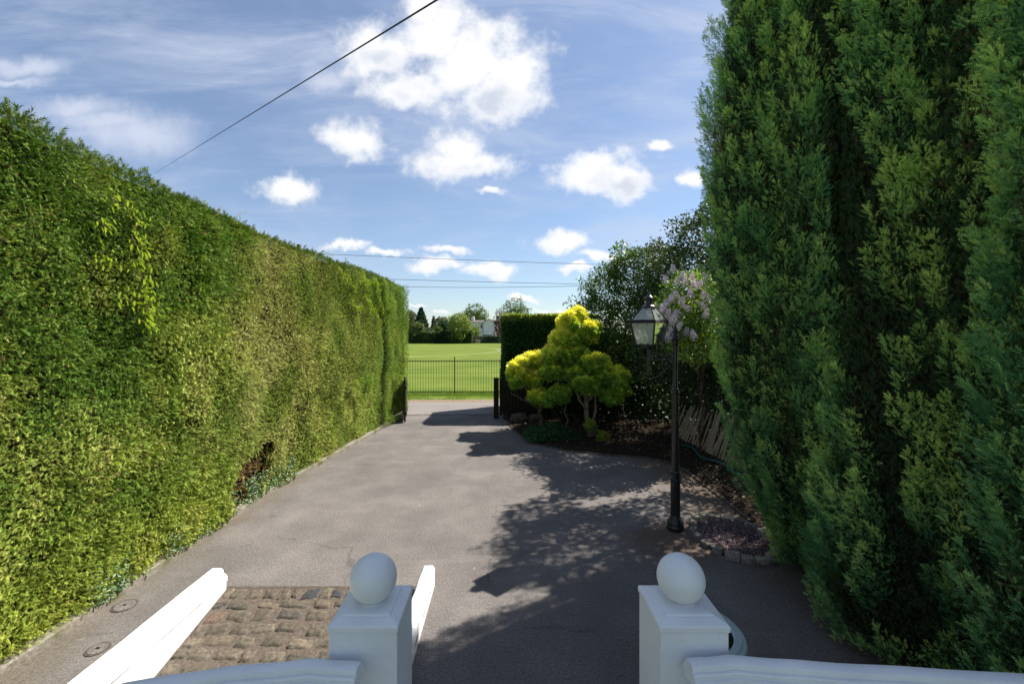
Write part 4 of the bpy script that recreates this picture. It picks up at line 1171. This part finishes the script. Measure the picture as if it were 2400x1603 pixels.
broad_tree('sapling', (2.4, 13.3, 0), [(2.42, 13.3, 4.0, .16, .16, .22), (2.28, 13.3, 4.35, .10, .10, .2), (2.05, 13.3, 3.75, .22, .15, .15), (2.5, 13.3, 4.35, .08, .08, .12), (2.45, 13.3, 3.6, .35, .3, .3)], 520, .085, [(.04, .09, .015), (.09, .16, .03), (.10, .08, .05)],
           'thin twiggy shoot with sparse leaves above the golden shrub top', 'tree', trunks=[((2.4, 13.3, 0), (2.4, 13.3, 3.7), .025, .012), ((2.4, 13.3, 3.7), (2.27, 13.3, 4.5), .01, .004), ((2.4, 13.3, 3.7), (2.52, 13.3, 4.45), .01, .004)], shell=.2)
# lower dark screen
broad_tree('laurel_shrub', (5.2, 12.4, 0), [(3.0, 13.2, 1.0, .8, .7, 1.0), (4.0, 13.0, 1.1, .9, .7, 1.1), (5.1, 12.6, 1.3, 1.0, .8, 1.3), (6.3, 12.2, 1.5, 1.1, .9, 1.6), (7.4, 11.5, 1.8, 1.1, 1.2, 1.8), (2.1, 13.4, .9, .7, .6, .9), (4.5, 12.8, 2.2, .8, .7, .7), (3.3, 13.1, 2.2, .8, .6, .7)], 22000, .10,
           [(.008, .022, .008), (.018, .04, .012), (.035, .065, .02)], 'dark leafy laurel thicket in shade at the back of the planting bed', 'shrub', m=M_gloss, trunks=[((5.2, 12.6, 0), (5.2, 12.6, 1.5), .06, .03), ((3.4, 13.1, 0), (3.4, 13.1, 1.2), .05, .03)], shell=.3)
broad_tree('ivy_bush', (5.3, 9.0, 0), [(5.3, 9.4, 1.1, .5, .9, .9), (5.4, 8.3, 1.0, .5, .8, .9), (5.6, 7.3, 1.1, .5, .8, 1.0), (5.6, 6.4, 1.2, .6, .8, 1.2), (5.2, 10.3, 1.0, .5, .6, .8), (4.7, 10.3, 1.7, .6, .35, .7), (4.75, 9.9, 2.3, .55, .35, .45), (4.95, 9.0, 1.6, .4, .5, .6), (5.0, 8.4, 2.0, .4, .5, .6)], 17000, .075, [(.006, .02, .006), (.015, .04, .012), (.03, .06, .018)],
           'shaded dark ivy growing behind the leaning paling fence', 'ivy', m=M_gloss, trunks=[((5.5, 8.5, 0), (5.5, 8.5, 1.0), .03, .02)], shell=.3)

# lilac
def lil(p): return np.ones(len(p), bool)
LL = [(4.07, 9.44, 3.61, 0.60, 0.50, 0.54), (3.69, 9.33, 3.13, 0.49, 0.45, 0.46), (4.34, 9.44, 3.02, 0.65, 0.50, 0.54), (4.07, 9.22, 2.53, 0.49, 0.40, 0.38)]
lt = broad_tree('lilac_bush', (4.45, 9.66, 0.00), LL, 11000, .075, [(.10, .19, .03), (.20, .32, .05), (.34, .44, .09)], 'lilac bush with pale purple blossom between the lantern and the nearest cypress', 'lilac', T=T_LEAF, shell=.3,
                trunks=[((4.45, 9.66, 0.00), (4.39, 9.55, 1.72), .025, .02), ((4.39, 9.55, 1.72), (3.69, 9.33, 3.23), .03, .01), ((4.39, 9.55, 1.72), (4.12, 9.44, 3.78), .03, .01), ((4.34, 9.55, 2.15), (3.80, 9.22, 2.47), .015, .006), ((4.34, 9.55, 2.26), (3.58, 9.33, 2.91), .012, .005),
                        ((4.34, 9.55, 2.58), (3.91, 9.22, 3.34), .012, .005), ((4.67, 9.55, 3.02), (4.23, 9.22, 3.23), .012, .004)], barkm=M_bark)
rsx = random.Random(5)
spots = [(1577, 632), (1600, 645), (1622, 650), (1560, 655), (1588, 660), (1640, 665), (1655, 650), (1625, 668), (1584, 690), (1572, 700), (1598, 705), (1610, 722), (1590, 735), (1553, 722), (1545, 737), (1566, 735), (1645, 715), (1655, 735), (1575, 755), (1590, 765), (1570, 775), (1565, 790), (1580, 742), (1608, 778), (1625, 785), (1618, 690), (1650, 690), (1605, 660), (1560, 712), (1662, 700)]
for (sx, sy) in spots:
    dd_ = rsx.uniform(8.6, 8.95)
    c = Vector(((sx - 1187) / 1000 * dd_, dd_, EYE - (sy - 780) / 1000 * dd_))
    L_ = rsx.uniform(.10, .17)
    ax = Vector((rsx.uniform(-.6, .3), rsx.uniform(-.4, .2), rsx.uniform(.4, 1))).normalized()
    nn = 420
    t_ = rng.random(nn)
    d_ = rsph(nn)
    r2 = (.075 * (1 - .6 * t_))[:, None]
    q = np.array(c - lt.location)[None] + np.array(ax)[None] * ((t_ - .4) * L_)[:, None] + d_ * r2 + np.array(lt.location)[None]
    scatter('blossom', M_lilac, T_LEAF, q, rsph(nn), d_ + rsph(nn) * .3, rng.uniform(.014, .024, nn), mixc(rng.random(nn), (.66, .50, .68), (.84, .70, .82), (.96, .88, .92)), lt, tuple(lt.location))

# ------------------------------------------------------------------ far clipped hedge by the gate
def box_hedge(name, x0, x1, y0, y1, h, nper, lsize, label, T=T_LEAF, cols=None, lit_topcols=None):
    lo = ((x0 + x1) / 2, (y0 + y1) / 2, 0)
    r_ = empty(name, lo, label, 'hedge')
    A = [('f', (x1 - x0) * h), ('l', (y1 - y0) * h), ('t', (x1 - x0) * (y1 - y0)), ('b', (x1 - x0) * h * .4), ('r', (y1 - y0) * h * .4)]
    P_, D_, C_ = [], [], []
    for (k_, ar) in A:
        n2 = int(ar * nper)
        a, c = rng.random(n2), rng.random(n2)
        if k_ == 'f': p = np.stack([x0 + a * (x1 - x0), np.full(n2, y0), .1 + c * (h - .1)], 1); d = (0, -1, 0)
        if k_ == 'b': p = np.stack([x0 + a * (x1 - x0), np.full(n2, y1), .1 + c * (h - .1)], 1); d = (0, 1, 0)
        if k_ == 'l': p = np.stack([np.full(n2, x0), y0 + a * (y1 - y0), .1 + c * (h - .1)], 1); d = (-1, 0, 0)
        if k_ == 'r': p = np.stack([np.full(n2, x1), y0 + a * (y1 - y0), .1 + c * (h - .1)], 1); d = (1, 0, 0)
        if k_ == 't': p = np.stack([x0 + a * (x1 - x0), y0 + c * (y1 - y0), np.full(n2, h)], 1); d = (0, 0, 1)
        d = np.tile(np.array(d, float), (n2, 1))
        P_.append(p); D_.append(d)
        ht = np.clip((p[:, 2] - h + .28) / .28, 0, 1) if lit_topcols else np.zeros(n2)  # sunlight on the top is put in as paler leaf colours
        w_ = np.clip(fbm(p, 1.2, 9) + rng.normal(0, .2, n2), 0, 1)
        C_.append(mixc(w_, *cols) * (1 - ht[:, None]) + (mixc(w_, *(lit_topcols or cols))) * ht[:, None])
    p = np.concatenate(P_); d = np.concatenate(D_); c = np.concatenate(C_)
    # round the vertical near-left corner and the top edge
    cx = np.clip(x0 + .35 - p[:, 0], 0, 1); cyy = np.clip(y0 + .35 - p[:, 1], 0, 1)
    p[:, 1] += cx ** 2 * 1.2; p[:, 0] += cyy ** 2 * .5
    p += d * ((fbm(p, 1.3, 12) - .5) * .22 - rng.random(len(p)) ** 2 * .10)[:, None]
    n2 = len(p)
    scatter('foliage', M_broad if T is T_LEAF else M_leaf, T, p, d * .5 + rsph(n2) * .9 + np.array((0, 0, .1)), d * .6 + rsph(n2) * .6, rng.uniform(lsize * .7, lsize * 1.3, n2), c * (1 + rng.normal(0, .15, (n2, 1))), r_, lo)
    MB().box((.03, .05, (h - .14) / 2), (x1 - x0 - .30, y1 - y0 - .5, h - .14)).box((.15, -.04, (h - .2) / 2), (x1 - x0 - .75, y1 - y0 - .22, h - .2)).build('dark_core', M_core, r_)  # dark boxes stand in for shade inside the hedge
    return r_
box_hedge('box_hedge', -.12, 3.0, 14.35, 16.3, 3.40, 3300, .075, 'square clipped dark leafy hedge beyond the gate, with a sunlit fringe on its top', T_LEAF,
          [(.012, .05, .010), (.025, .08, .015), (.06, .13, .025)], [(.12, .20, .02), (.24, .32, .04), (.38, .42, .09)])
box_hedge('lane_hedge', 3.2, 9.5, 14.4, 15.6, 2.6, 700, .11, 'lower dark hedge along the lane behind the planting bed', T_LEAF, [(.012, .05, .010), (.025, .08, .015), (.06, .13, .025)])

# ------------------------------------------------------------------ gates
gp = empty('gatepost', (-.335, 14.0, 0), 'thick black timber post at the right side of the drive entrance', 'post')
MB().box((0, 0, .64), (.165, .165, 1.28)).build('post', M_dwood, gp, bevel=.01)
MB().box((0, 0, 1.295), (.185, .185, .03)).add([(-.09, -.09, 1.31), (.09, -.09, 1.31), (.09, .09, 1.31), (-.09, .09, 1.31), (0, 0, 1.335)], [(0, 1, 4), (1, 2, 4), (2, 3, 4), (3, 0, 4)]).build('post_cap', M_dwood, gp)
g = empty('gate', (-.23, 13.97, 0), 'black close-boarded gate leaf folded back behind the smaller golden shrub', 'gate', 'black drive gates', rz=R(-14))
gl_ = 1.45
for i in range(13):
    x = .05 + i * (gl_ - .1) / 12
    h = 1.16 - .30 * math.sin(math.pi * (i / 12)) * .25
    MB().box((x, 0, .10 + h / 2), (.085, .02, h)).build('board', M_dwood, g)
for z in (.3, 1.0): MB().box((gl_ / 2, .025, z), (gl_, .03, .08)).build('cross_rail', M_dwood, g)
b = MB()
for i in range(16):
    b.tube([(.06 + i * .09, -.03, .08), (.06 + i * .09, -.03, .52)], .004, 5)
b.tube([(.03, -.03, .53), (gl_, -.03, .38)], .006, 5)
b.build('wire_guard', M_rail, g)
g = empty('gate', (-3.33, 14.2, 0), 'black gate leaf seen edge-on against the end of the tall left hedge', 'gate', 'black drive gates', rz=R(-79))
for i in range(10):
    MB().box((.05 + i * .095, 0, .10 + .62), (.085, .02, 1.24)).build('board', M_dwood, g)
for z in (.3, 1.1): MB().box((.48, .025, z), (.96, .03, .08)).build('cross_rail', M_dwood, g)
MB().tube([(.95, -.02, .05), (.93, -.02, 1.42)], .02, 6).build('end_stile', M_rail, g)
MB().box((.95, -.01, .10), (.04, .05, .14)).build('hinge', M_rail, g)
gp = empty('gatepost', (-3.42, 14.35, 0), 'black timber post at the left side of the drive entrance, against the hedge end', 'post')
MB().box((0, 0, .60), (.13, .13, 1.2)).build('post', M_dwood, gp, bevel=.01)
# boulder behind the gate foot
b = empty('boulder', (.55, 13.2, 0), 'pale grey boulder lying behind the foot of the black gate', 'rock')
for (x, y, z, s_) in [(-.15, 0, .16, (.55, .35, .34)), (.35, .05, .14, (.45, .3, .28))]:
    bm = bmesh.new(); bmesh.ops.create_icosphere(bm, subdivisions=3, radius=.5)
    for v_ in bm.verts:
        q = v_.co; f_ = 1 + .12 * math.sin(q.x * 9 + x * 9) * math.sin(q.y * 7) + .08 * math.sin(q.z * 12 + q.x * 6)
        v_.co = Vector((q.x * s_[0] * f_, q.y * s_[1] * f_, q.z * s_[2] * f_))
    me = bpy.data.meshes.new('stone_lump'); bm.to_mesh(me); bm.free()
    link('stone_lump', me, M_dkerb, b, (x, y, z), True)

# ------------------------------------------------------------------ park railing
FY = 19.45
fx0, fx1 = -7.0, 4.4
fc = empty('park_railing', (-2.36, FY, 0), 'thin black iron railing between the verge and the playing field', 'fence')
i = 0
x = -2.36 - 38 * .12
while x < -2.36 + 46 * .12:
    if abs(x + 2.36) > .01:
        hh = 1.64 + random.uniform(-.008, .008)
        MB().tube([(x + 2.36, 0, 0), (x + 2.36, 0, hh - .03), (x + 2.36, 0, hh)], [.0085, .0085, .002], 5).build('bar', M_rail, fc)
    x += .12
for px_ in (-2.36, -2.36 - 4.56, -2.36 + 4.56):
    MB().box((px_ + 2.36, -.01, .85), (.045, .045, 1.7)).build('post', M_rail, fc)
for z in (.12, 1.51):
    MB().box((.45, -.018, z), (10.2, .012, .035)).build('rail', M_rail, fc)

# verge grass blades
n_ = 26000
p0 = np.stack([rng.uniform(-6.5, 3.0, n_), 17.75 + rng.random(n_) * 2.6, np.zeros(n_)], 1)
kk = fbm(p0, 1.2, 8)
kp = rng.random(n_) < np.clip((kk - .40 + (p0[:, 1] - 18.0) * .22) * 5, .0, 1); p0 = p0[kp]; n_ = len(p0)
dr = np.stack([rng.normal(0, .35, n_), rng.normal(0, .35, n_), np.ones(n_)], 1)
tag(scatter('verge_grass', M_broad, T_BLADE, p0, dr, rsph(n_), rng.uniform(.03, .10, n_) * np.where(np.abs(p0[:, 1] - 19.4) < .25, 1.4, 1.0), mixc(rng.random(n_), (.07, .15, .015), (.14, .24, .025), (.22, .30, .05))), 'rough grass growing on the verge at the foot of the railing', 'grass', kind='stuff')

# ------------------------------------------------------------------ paling fence and hose
pf = empty('paling_fence', (4.55, 9.0, 0), 'old chestnut paling fence leaning over beside the lamp post', 'fence')
for i in range(34):
    yb = 11.2 - i * .128
    xb = 4.42 + .02 * i / 2.5 + random.uniform(-.02, .02)
    le = (.34 if i < 20 else .22) + random.uniform(-.09, .09)
    ln_ = random.uniform(.85, 1.12)
    if i in (9, 17, 24) : le -= .12
    w = random.uniform(.016, .028) * (2.0 if i in (13, 14, 19) else 1.0)
    zb_ = .12
    top = Vector((xb + le * .55, yb - le * .85, zb_ + ln_ * .92))
    p = Vector((xb, yb, zb_))
    b = MB(); b.tube([p - pf.location, (p + top) / 2 - pf.location + Vector((0, random.uniform(-.01, .01), 0)), top - pf.location], [w, w * .95, w * .6], 5)
    b.build('paling', M_wood, pf)
b = MB()
for z in (.32, .78):
    pts = [Vector((4.42 + .008 * i + .30 * z * .6, 11.2 - i * .128 - z * .28, z + .03 * math.sin(i * .9))) - pf.location for i in range(34)]
    b.tube(pts, .003, 4)
b.build('wire', M_rail, pf)
b = MB()
pts = [(4.15, 10.2, .13), (4.30, 9.9, .16), (4.28, 9.6, .12), (4.18, 9.3, .14), (4.22, 9.0, .145), (4.36, 8.85, .14), (4.42, 8.6, .13), (4.32, 8.3, .14), (4.38, 8.0, .14), (4.30, 7.7, .15), (4.34, 7.4, .14), (4.3, 7.0, .13)]
b.tube(pts, .014, 8)
tag(b.build('garden_hose', M_hose, smooth=True), 'teal garden hose lying along the foot of the leaning paling fence', 'hose')

# ------------------------------------------------------------------ beyond the field
BD = 112.0
def bgtree(name, px, ytop, ybot, wpx, d, cols, label, cat='tree', n_=2600, ls=.42, form='round', trunk=True):
    x = (px - 1187) / 1000 * d
    zt = EYE + (780 - ytop) / 1000 * d; zb_ = max(0.1, EYE + (780 - ybot) / 1000 * d)
    rx = wpx / 2000 * d * (2.3 if form == 'cone' else 1.45)
    r_ = empty(name, (x, d, 0), label, cat, 'trees beyond the field')
    H_ = zt - zb_
    if form == 'cone':
        t_ = rng.random(n_) ** .75
        a = rng.uniform(0, 2 * math.pi, n_)
        tier = .75 + .25 * (1 - (t_ * 9 % 1))
        q = rx * (t_ * .95 + .05) * tier * np.sqrt(rng.uniform(.45, 1, n_))
        p = np.stack([x + q * np.cos(a), d + q * np.sin(a), zt - t_ * H_ - q * .12], 1)
        dd_ = nrmz(np.stack([np.cos(a), np.sin(a), np.full(n_, .1)], 1))
    else:
        L = []
        k_ = 13
        for i in range(k_):
            a = rng.uniform(0, 2 * math.pi); s_ = rng.uniform(.0, .62)
            zc = rng.uniform(.18, .84)
            w_ = math.sqrt(max(.05, 1 - (2 * zc - .9) ** 2)) 
            L.append((x + rx * s_ * math.cos(a) * w_, d + rx * s_ * math.sin(a) * w_, zb_ + H_ * zc, rx * rng.uniform(.3, .46), rx * rng.uniform(.3, .46), H_ * rng.uniform(.13, .19)))
        L.append((x, d, zb_ + H_ * .45, rx * .62, rx * .62, H_ * .42))
        L.append((x, d, zt - H_ * .18, rx * .5, rx * .5, H_ * .2))
        p, dd_, _ = lumps_points(L, n_, .6)
    n2 = len(p)
    p[:, 2] = np.maximum(p[:, 2], .05)
    w_ = np.clip(fbm(p, .5, 3) + rng.normal(0, .2, n2), 0, 1)
    scatter('crown', M_broad, T_TUFT, p, dd_ + rsph(n2) * .6, dd_ + rsph(n2) * .6, rng.uniform(ls * .6, ls * 1.2, n2), mixc(w_, *cols), r_, (x, d, 0))
    if trunk:
        MB().tube([(0, 0, 0), (0, 0, zt * .6)], [.3, .15], 8).build('trunk', M_bark, r_)
    return r_
G_MID = [(.04, .08, .016), (.075, .13, .024), (.12, .18, .04)]
G_YEL = [(.08, .14, .015), (.17, .23, .03), (.30, .33, .06)]
G_DRK = [(.012, .035, .018), (.025, .06, .028), (.04, .08, .035)]
G_OLV = [(.05, .07, .02), (.09, .12, .03), (.16, .18, .05)]
bgtree('broadleaf_tree', 962, 728, 800, 30, 122, G_OLV, 'pale green tree partly behind the end of the tall left hedge')
bgtree('spruce_tree', 987, 721, 803, 33, 118, G_DRK, 'dark blue-green pointed conifer beyond the field', 'tree', 3200, .4, 'cone')
bgtree('round_bush', 979, 757, 804, 36, 113, G_OLV, 'round dark bush at the far edge of the field below the conifer', 'bush')
bgtree('spruce_tree', 1016, 741, 800, 14, 150, G_DRK, 'small dark distant conifer between the pointed conifer and the yellow-green tree', 'tree', 900, .4, 'cone')
bgtree('broadleaf_tree', 1032, 742, 800, 22, 140, [(.06, .05, .03), (.10, .09, .04), (.14, .13, .05)], 'bronze-tinged distant tree left of the yellow-green tree', 'tree', 1400)
bgtree('broadleaf_tree', 1045, 744, 802, 36, 130, G_MID, 'mid green tree just left of the yellow-green tree', 'tree', 2200)
bgtree('round_bush', 1043, 755, 803, 16, 120, G_DRK, 'dark blue-green upright bush against the yellow-green tree', 'bush', 1000)
bgtree('round_bush', 1026, 765, 803, 24, 116, G_MID, 'green bush in front of the mid green trees across the field', 'bush', 1500)
bgtree('round_bush', 1006, 778, 804, 30, 113, [(.07, .10, .02), (.13, .18, .03), (.20, .24, .05)], 'low light green bush at the field edge below the far orange roof', 'bush', 1400)
bgtree('broadleaf_tree', 1076, 737, 804, 56, 113, G_YEL, 'large rounded yellow-green tree at the far edge of the field', 'tree', 5200, .36)
bgtree('broadleaf_tree', 1112, 715, 800, 62, 185, G_MID, 'tall green tree rising behind the white house', 'tree', 4200, .6)
bgtree('round_bush', 1115, 760, 800, 22, 125, G_YEL, 'small round tree in front of the white house', 'tree', 1300, .3)
bgtree('broadleaf_tree', 1172, 727, 800, 26, 150, [(.045, .02, .025), (.08, .035, .04), (.11, .06, .05)], 'copper-leaved tree right of the white house', 'tree', 1800)
bgtree('broadleaf_tree', 1207, 700, 800, 62, 158, G_MID, 'tall green tree rising behind the square clipped hedge', 'tree', 4200, .5)
bgtree('broadleaf_tree', 1128, 735, 800, 22, 190, [(.05, .05, .03), (.09, .10, .04), (.12, .14, .05)], 'dull brownish tree showing over the roof of the white house', 'tree', 1000, .5)
# low dark hedge along the field edge
n_ = 7000
x = rng.uniform(-26, -9.0, n_)
zmax = 3.0 + 3.0 * (vnoise(np.stack([x, x * 0, x * 0], 1), .35, 2) - .5)
p0 = np.stack([x, 111.6 + rng.uniform(-.6, .6, n_), rng.random(n_) * zmax], 1)
o = scatter('boundary_hedge', M_broad, T_TUFT, p0, rsph(n_), rsph(n_) + np.array((0, -.6, .4)), rng.uniform(.25, .45, n_), mixc(np.clip(fbm(p0, .25, 4) * 1.6 - .3 + rng.normal(0, .15, n_), 0, 1), (.012, .035, .012), (.035, .075, .02), (.10, .15, .03)), None, (-17, 111.6, 0))
tag(o, 'long low dark hedge running along the far left edge of the field', 'hedge')
wl = empty('garden_wall', (-5, 114, 0), 'grey-brown garden wall with ivy in front of the white house', 'wall')
MB().box((0.6, 0, .9), (9.6, .25, 1.8)).build('masonry', M_brick, wl)
MB().box((0.6, 0, 1.84), (9.7, .32, .08)).build('coping', M_concrete, wl)
n_ = 900
p0 = np.stack([rng.normal(-4.2, 1.4, n_), np.full(n_, 113.8), rng.random(n_) * 1.9], 1)
scatter('ivy', M_broad, T_TUFT, p0, rsph(n_), rsph(n_) + np.array((0, -1, .2)), rng.uniform(.15, .3, n_), mixc(rng.random(n_), (.03, .06, .03), (.10, .14, .08)), wl, (-5, 114, 0))
MB().box((-2.6, -.6, .55), (1.3, .06, 1.1)).build('board_panel', M_wood, wl)

# white house
HD = 150.0
hs = empty('white_house', (-6.2, HD, 0), 'white two-storey gabled house across the field, conservatory on its gable end', 'house', rz=R(-7))
def gable(b, x0, x1, y0, y1, he, hp):
    xm = (x0 + x1) / 2
    b.add([(x0, y0, 0), (x1, y0, 0), (x1, y1, 0), (x0, y1, 0), (x0, y0, he), (x1, y0, he), (x1, y1, he), (x0, y1, he), (xm, y0, hp), (xm, y1, hp)],
          [(0, 1, 5, 8, 4), (2, 3, 7, 9, 6), (1, 2, 6, 5), (3, 0, 4, 7)])
px2 = lambda p: (p - 1187) / 1000 * HD + 6.2
gx0, gx1 = px2(1132.5), px2(1158)
he, hp = EYE + 24.0 * .15, EYE + 32.0 * .15
b = MB(); gable(b, gx0, gx1, 0, 7.5, he, hp); b.build('wall', M_wall, hs)
wx0 = px2(1100)
b = MB(); b.box(((wx0 + gx0) / 2, 3.6, he / 2), (gx0 - wx0, 5.0, he)); b.build('wall', M_wall, hs)
xm = (gx0 + gx1) / 2
b = MB()
for (xa, za, xb_, zb2) in ((gx0 - .2, he - .2, xm, hp + .02), (gx1 + .2, he - .2, xm, hp + .02)):
    b.add([(xa, -.25, za), (xb_, -.25, zb2), (xb_, 7.7, zb2), (xa, 7.7, za), (xa, -.25, za + .18), (xb_, -.25, zb2 + .18), (xb_, 7.7, zb2 + .18), (xa, 7.7, za + .18)], [(0, 1, 2, 3), (4, 7, 6, 5), (0, 4, 5, 1), (2, 6, 7, 3), (0, 3, 7, 4)])
b.build('roof', M_slate, hs)
b = MB()
b.add([(wx0 - .2, .85, he), (gx0, .85, he), (gx0, 3.6, hp - .25), (wx0 - .2, 3.6, hp - .25), (wx0 - .2, 6.3, he), (gx0, 6.3, he), (wx0 - .2, .85, he + .16), (gx0, .85, he + .16)], [(0, 1, 7, 6), (6, 7, 2, 3), (3, 2, 5, 4), (0, 6, 3, 4)])
b.build('roof', M_slate, hs)
b = MB(); b.box((wx0 + .55, 3.2, he + 1.1), (1.0, .8, 2.3)); b.build('chimney', M_wall, hs)
b = MB(); b.box((wx0 + .25, 3.2, he + 2.5), (.22, .22, .5)); b.box((wx0 + .75, 3.2, he + 2.5), (.22, .22, .5)); b.build('chimney_pot', M_tile, hs)
b = MB(); b.box((gx0 - .85, 1.06, he - 1.25), (.75, .08, 1.5)); w_ = b.build('window', M_paint, hs)
MB().box((gx0 - .85, 1.01, he - 1.25), (.6, .04, 1.35)).build('pane', M_pane, w_)
b = MB(); b.box((wx0 + 1.1, 1.06, he - 1.9), (.9, .08, 1.1)); w_ = b.build('window', M_paint, hs)
MB().box((wx0 + 1.1, 1.01, he - 1.9), (.75, .04, .95)).build('pane', M_pane, w_)
MB().tube([(gx1 + .06, -.06, 0), (gx1 + .06, -.06, he)], .05, 6).tube([(gx0 - .08, -.06, 0), (gx0 - .08, -.06, he)], .05, 6).build('drainpipe', M_rail, hs)
# conservatory
c0, c1 = px2(1134), px2(1153)
b = MB(); cm = (c0 + c1) / 2
for x in np.linspace(c0, c1, 6): b.box((x, -2.0, 1.15), (.12, .1, 2.3))
b.box((cm, -2.0, 2.3), (c1 - c0 + .2, .12, .14)); b.box((cm, -2.0, .3), (c1 - c0, .1, .6))
for (xa, xb_) in ((c0 - .15, cm), (c1 + .15, cm)):
    b.tube([(xa, -2.0, 2.35), (xb_, -2.0, 3.35)], .10, 4); b.tube([((xa + xb_) / 2, -2.0, 2.85), ((xa + xb_) / 2, -2.0, 2.3)], .05, 4)
b.tube([(cm, -2.0, 3.35), (cm, -2.0, 3.75)], .05, 5)
cv = b.build('conservatory', M_paint, hs)
MB().box((cm, -1.0, 1.15), (c1 - c0 - .2, 1.8, 2.2)).build('glazing', M_pane, cv)
b = MB(); b.add([(c0 - .1, -1.95, 2.36), (cm, -1.95, 3.32), (cm, -.02, 3.32), (c0 - .1, -.02, 2.36), (c1 + .1, -1.95, 2.36), (c1 + .1, -.02, 2.36)], [(0, 1, 2, 3), (1, 4, 5, 2), (0, 4, 1)]); b.build('conservatory_roof', M_wall, hs)
# far tiled house
fh = empty('distant_house', (-23.5, 140, 0), 'far house with a pale orange roof, glimpsed between the trees', 'house')
b = MB(); gable(b, -2.2, 2.2, 0, 6, 2.8, 2.9); b.build('wall', M_wall, fh)
b = MB(); b.add([(-2.5, -.3, 2.85), (2.5, -.3, 2.85), (2.5, 3, 4.3), (-2.5, 3, 4.3), (-2.5, 6.3, 2.85), (2.5, 6.3, 2.85)], [(0, 1, 2, 3), (3, 2, 5, 4), (0, 3, 4), (1, 5, 2), (0, 4, 5, 1)]); b.build('roof', M_tile, fh)

# ------------------------------------------------------------------ overhead wires
def wire(name, p, q, sag, r_, label):
    p = Vector(p); q = Vector(q); pts = []
    for i in range(33):
        t_ = i / 32
        c = p.lerp(q, t_); c.z -= sag * 4 * t_ * (1 - t_)
        pts.append(c)
    b = MB(); b.tube(pts, r_, 6)
    tag(b.build(name, M_cable), label, 'cable', 'overhead cables')
p1 = Vector((-.486, 3.0, EYE + .78 * 3)); p2 = Vector((-.817 * 25, 25, EYE + .378 * 25))
dv = (p2 - p1)
wire('overhead_cable', p1 - dv * .06, p1 + dv * 1.1, 0.0, .0065, 'thick dark cable rising from behind the tall hedge to the top of the photo')
WY = 18.4
def wz(py): return EYE + (780 - py) / 1000 * WY
def wx(px): return (px - 1187) / 1000 * WY
s1 = (621 - 598) / (1445 - 810)
for (ya, yb_, sag, lab) in [(593, 624, .03, 'topmost thin wire crossing the sky over the lane'), (648, 669, .03, 'middle thin wire crossing the sky over the lane'), (664, 664, .18, 'lowest thin wire sagging across the sky over the lane')]:
    wire('overhead_cable', (wx(700), WY, wz(ya)), (wx(1520), WY, wz(yb_)), sag, .009, lab)
for (x, y, lab, h) in [(wx(700), WY, 'wooden utility pole by the lane behind the tall left hedge', 6.6), (wx(1520), WY, 'wooden utility pole by the lane behind the dark evergreens', 6.2)]:
    up_ = empty('utility_pole', (x, y, 0), lab, 'pole', 'utility poles along the lane')
    MB().tube([(0, 0, 0), (0, 0, h)], [.11, .08], 10).build('mast', M_bark, up_)
    MB().box((0, 0, h - .3), (.08, .6, .06)).build('cross_arm', M_bark, up_)
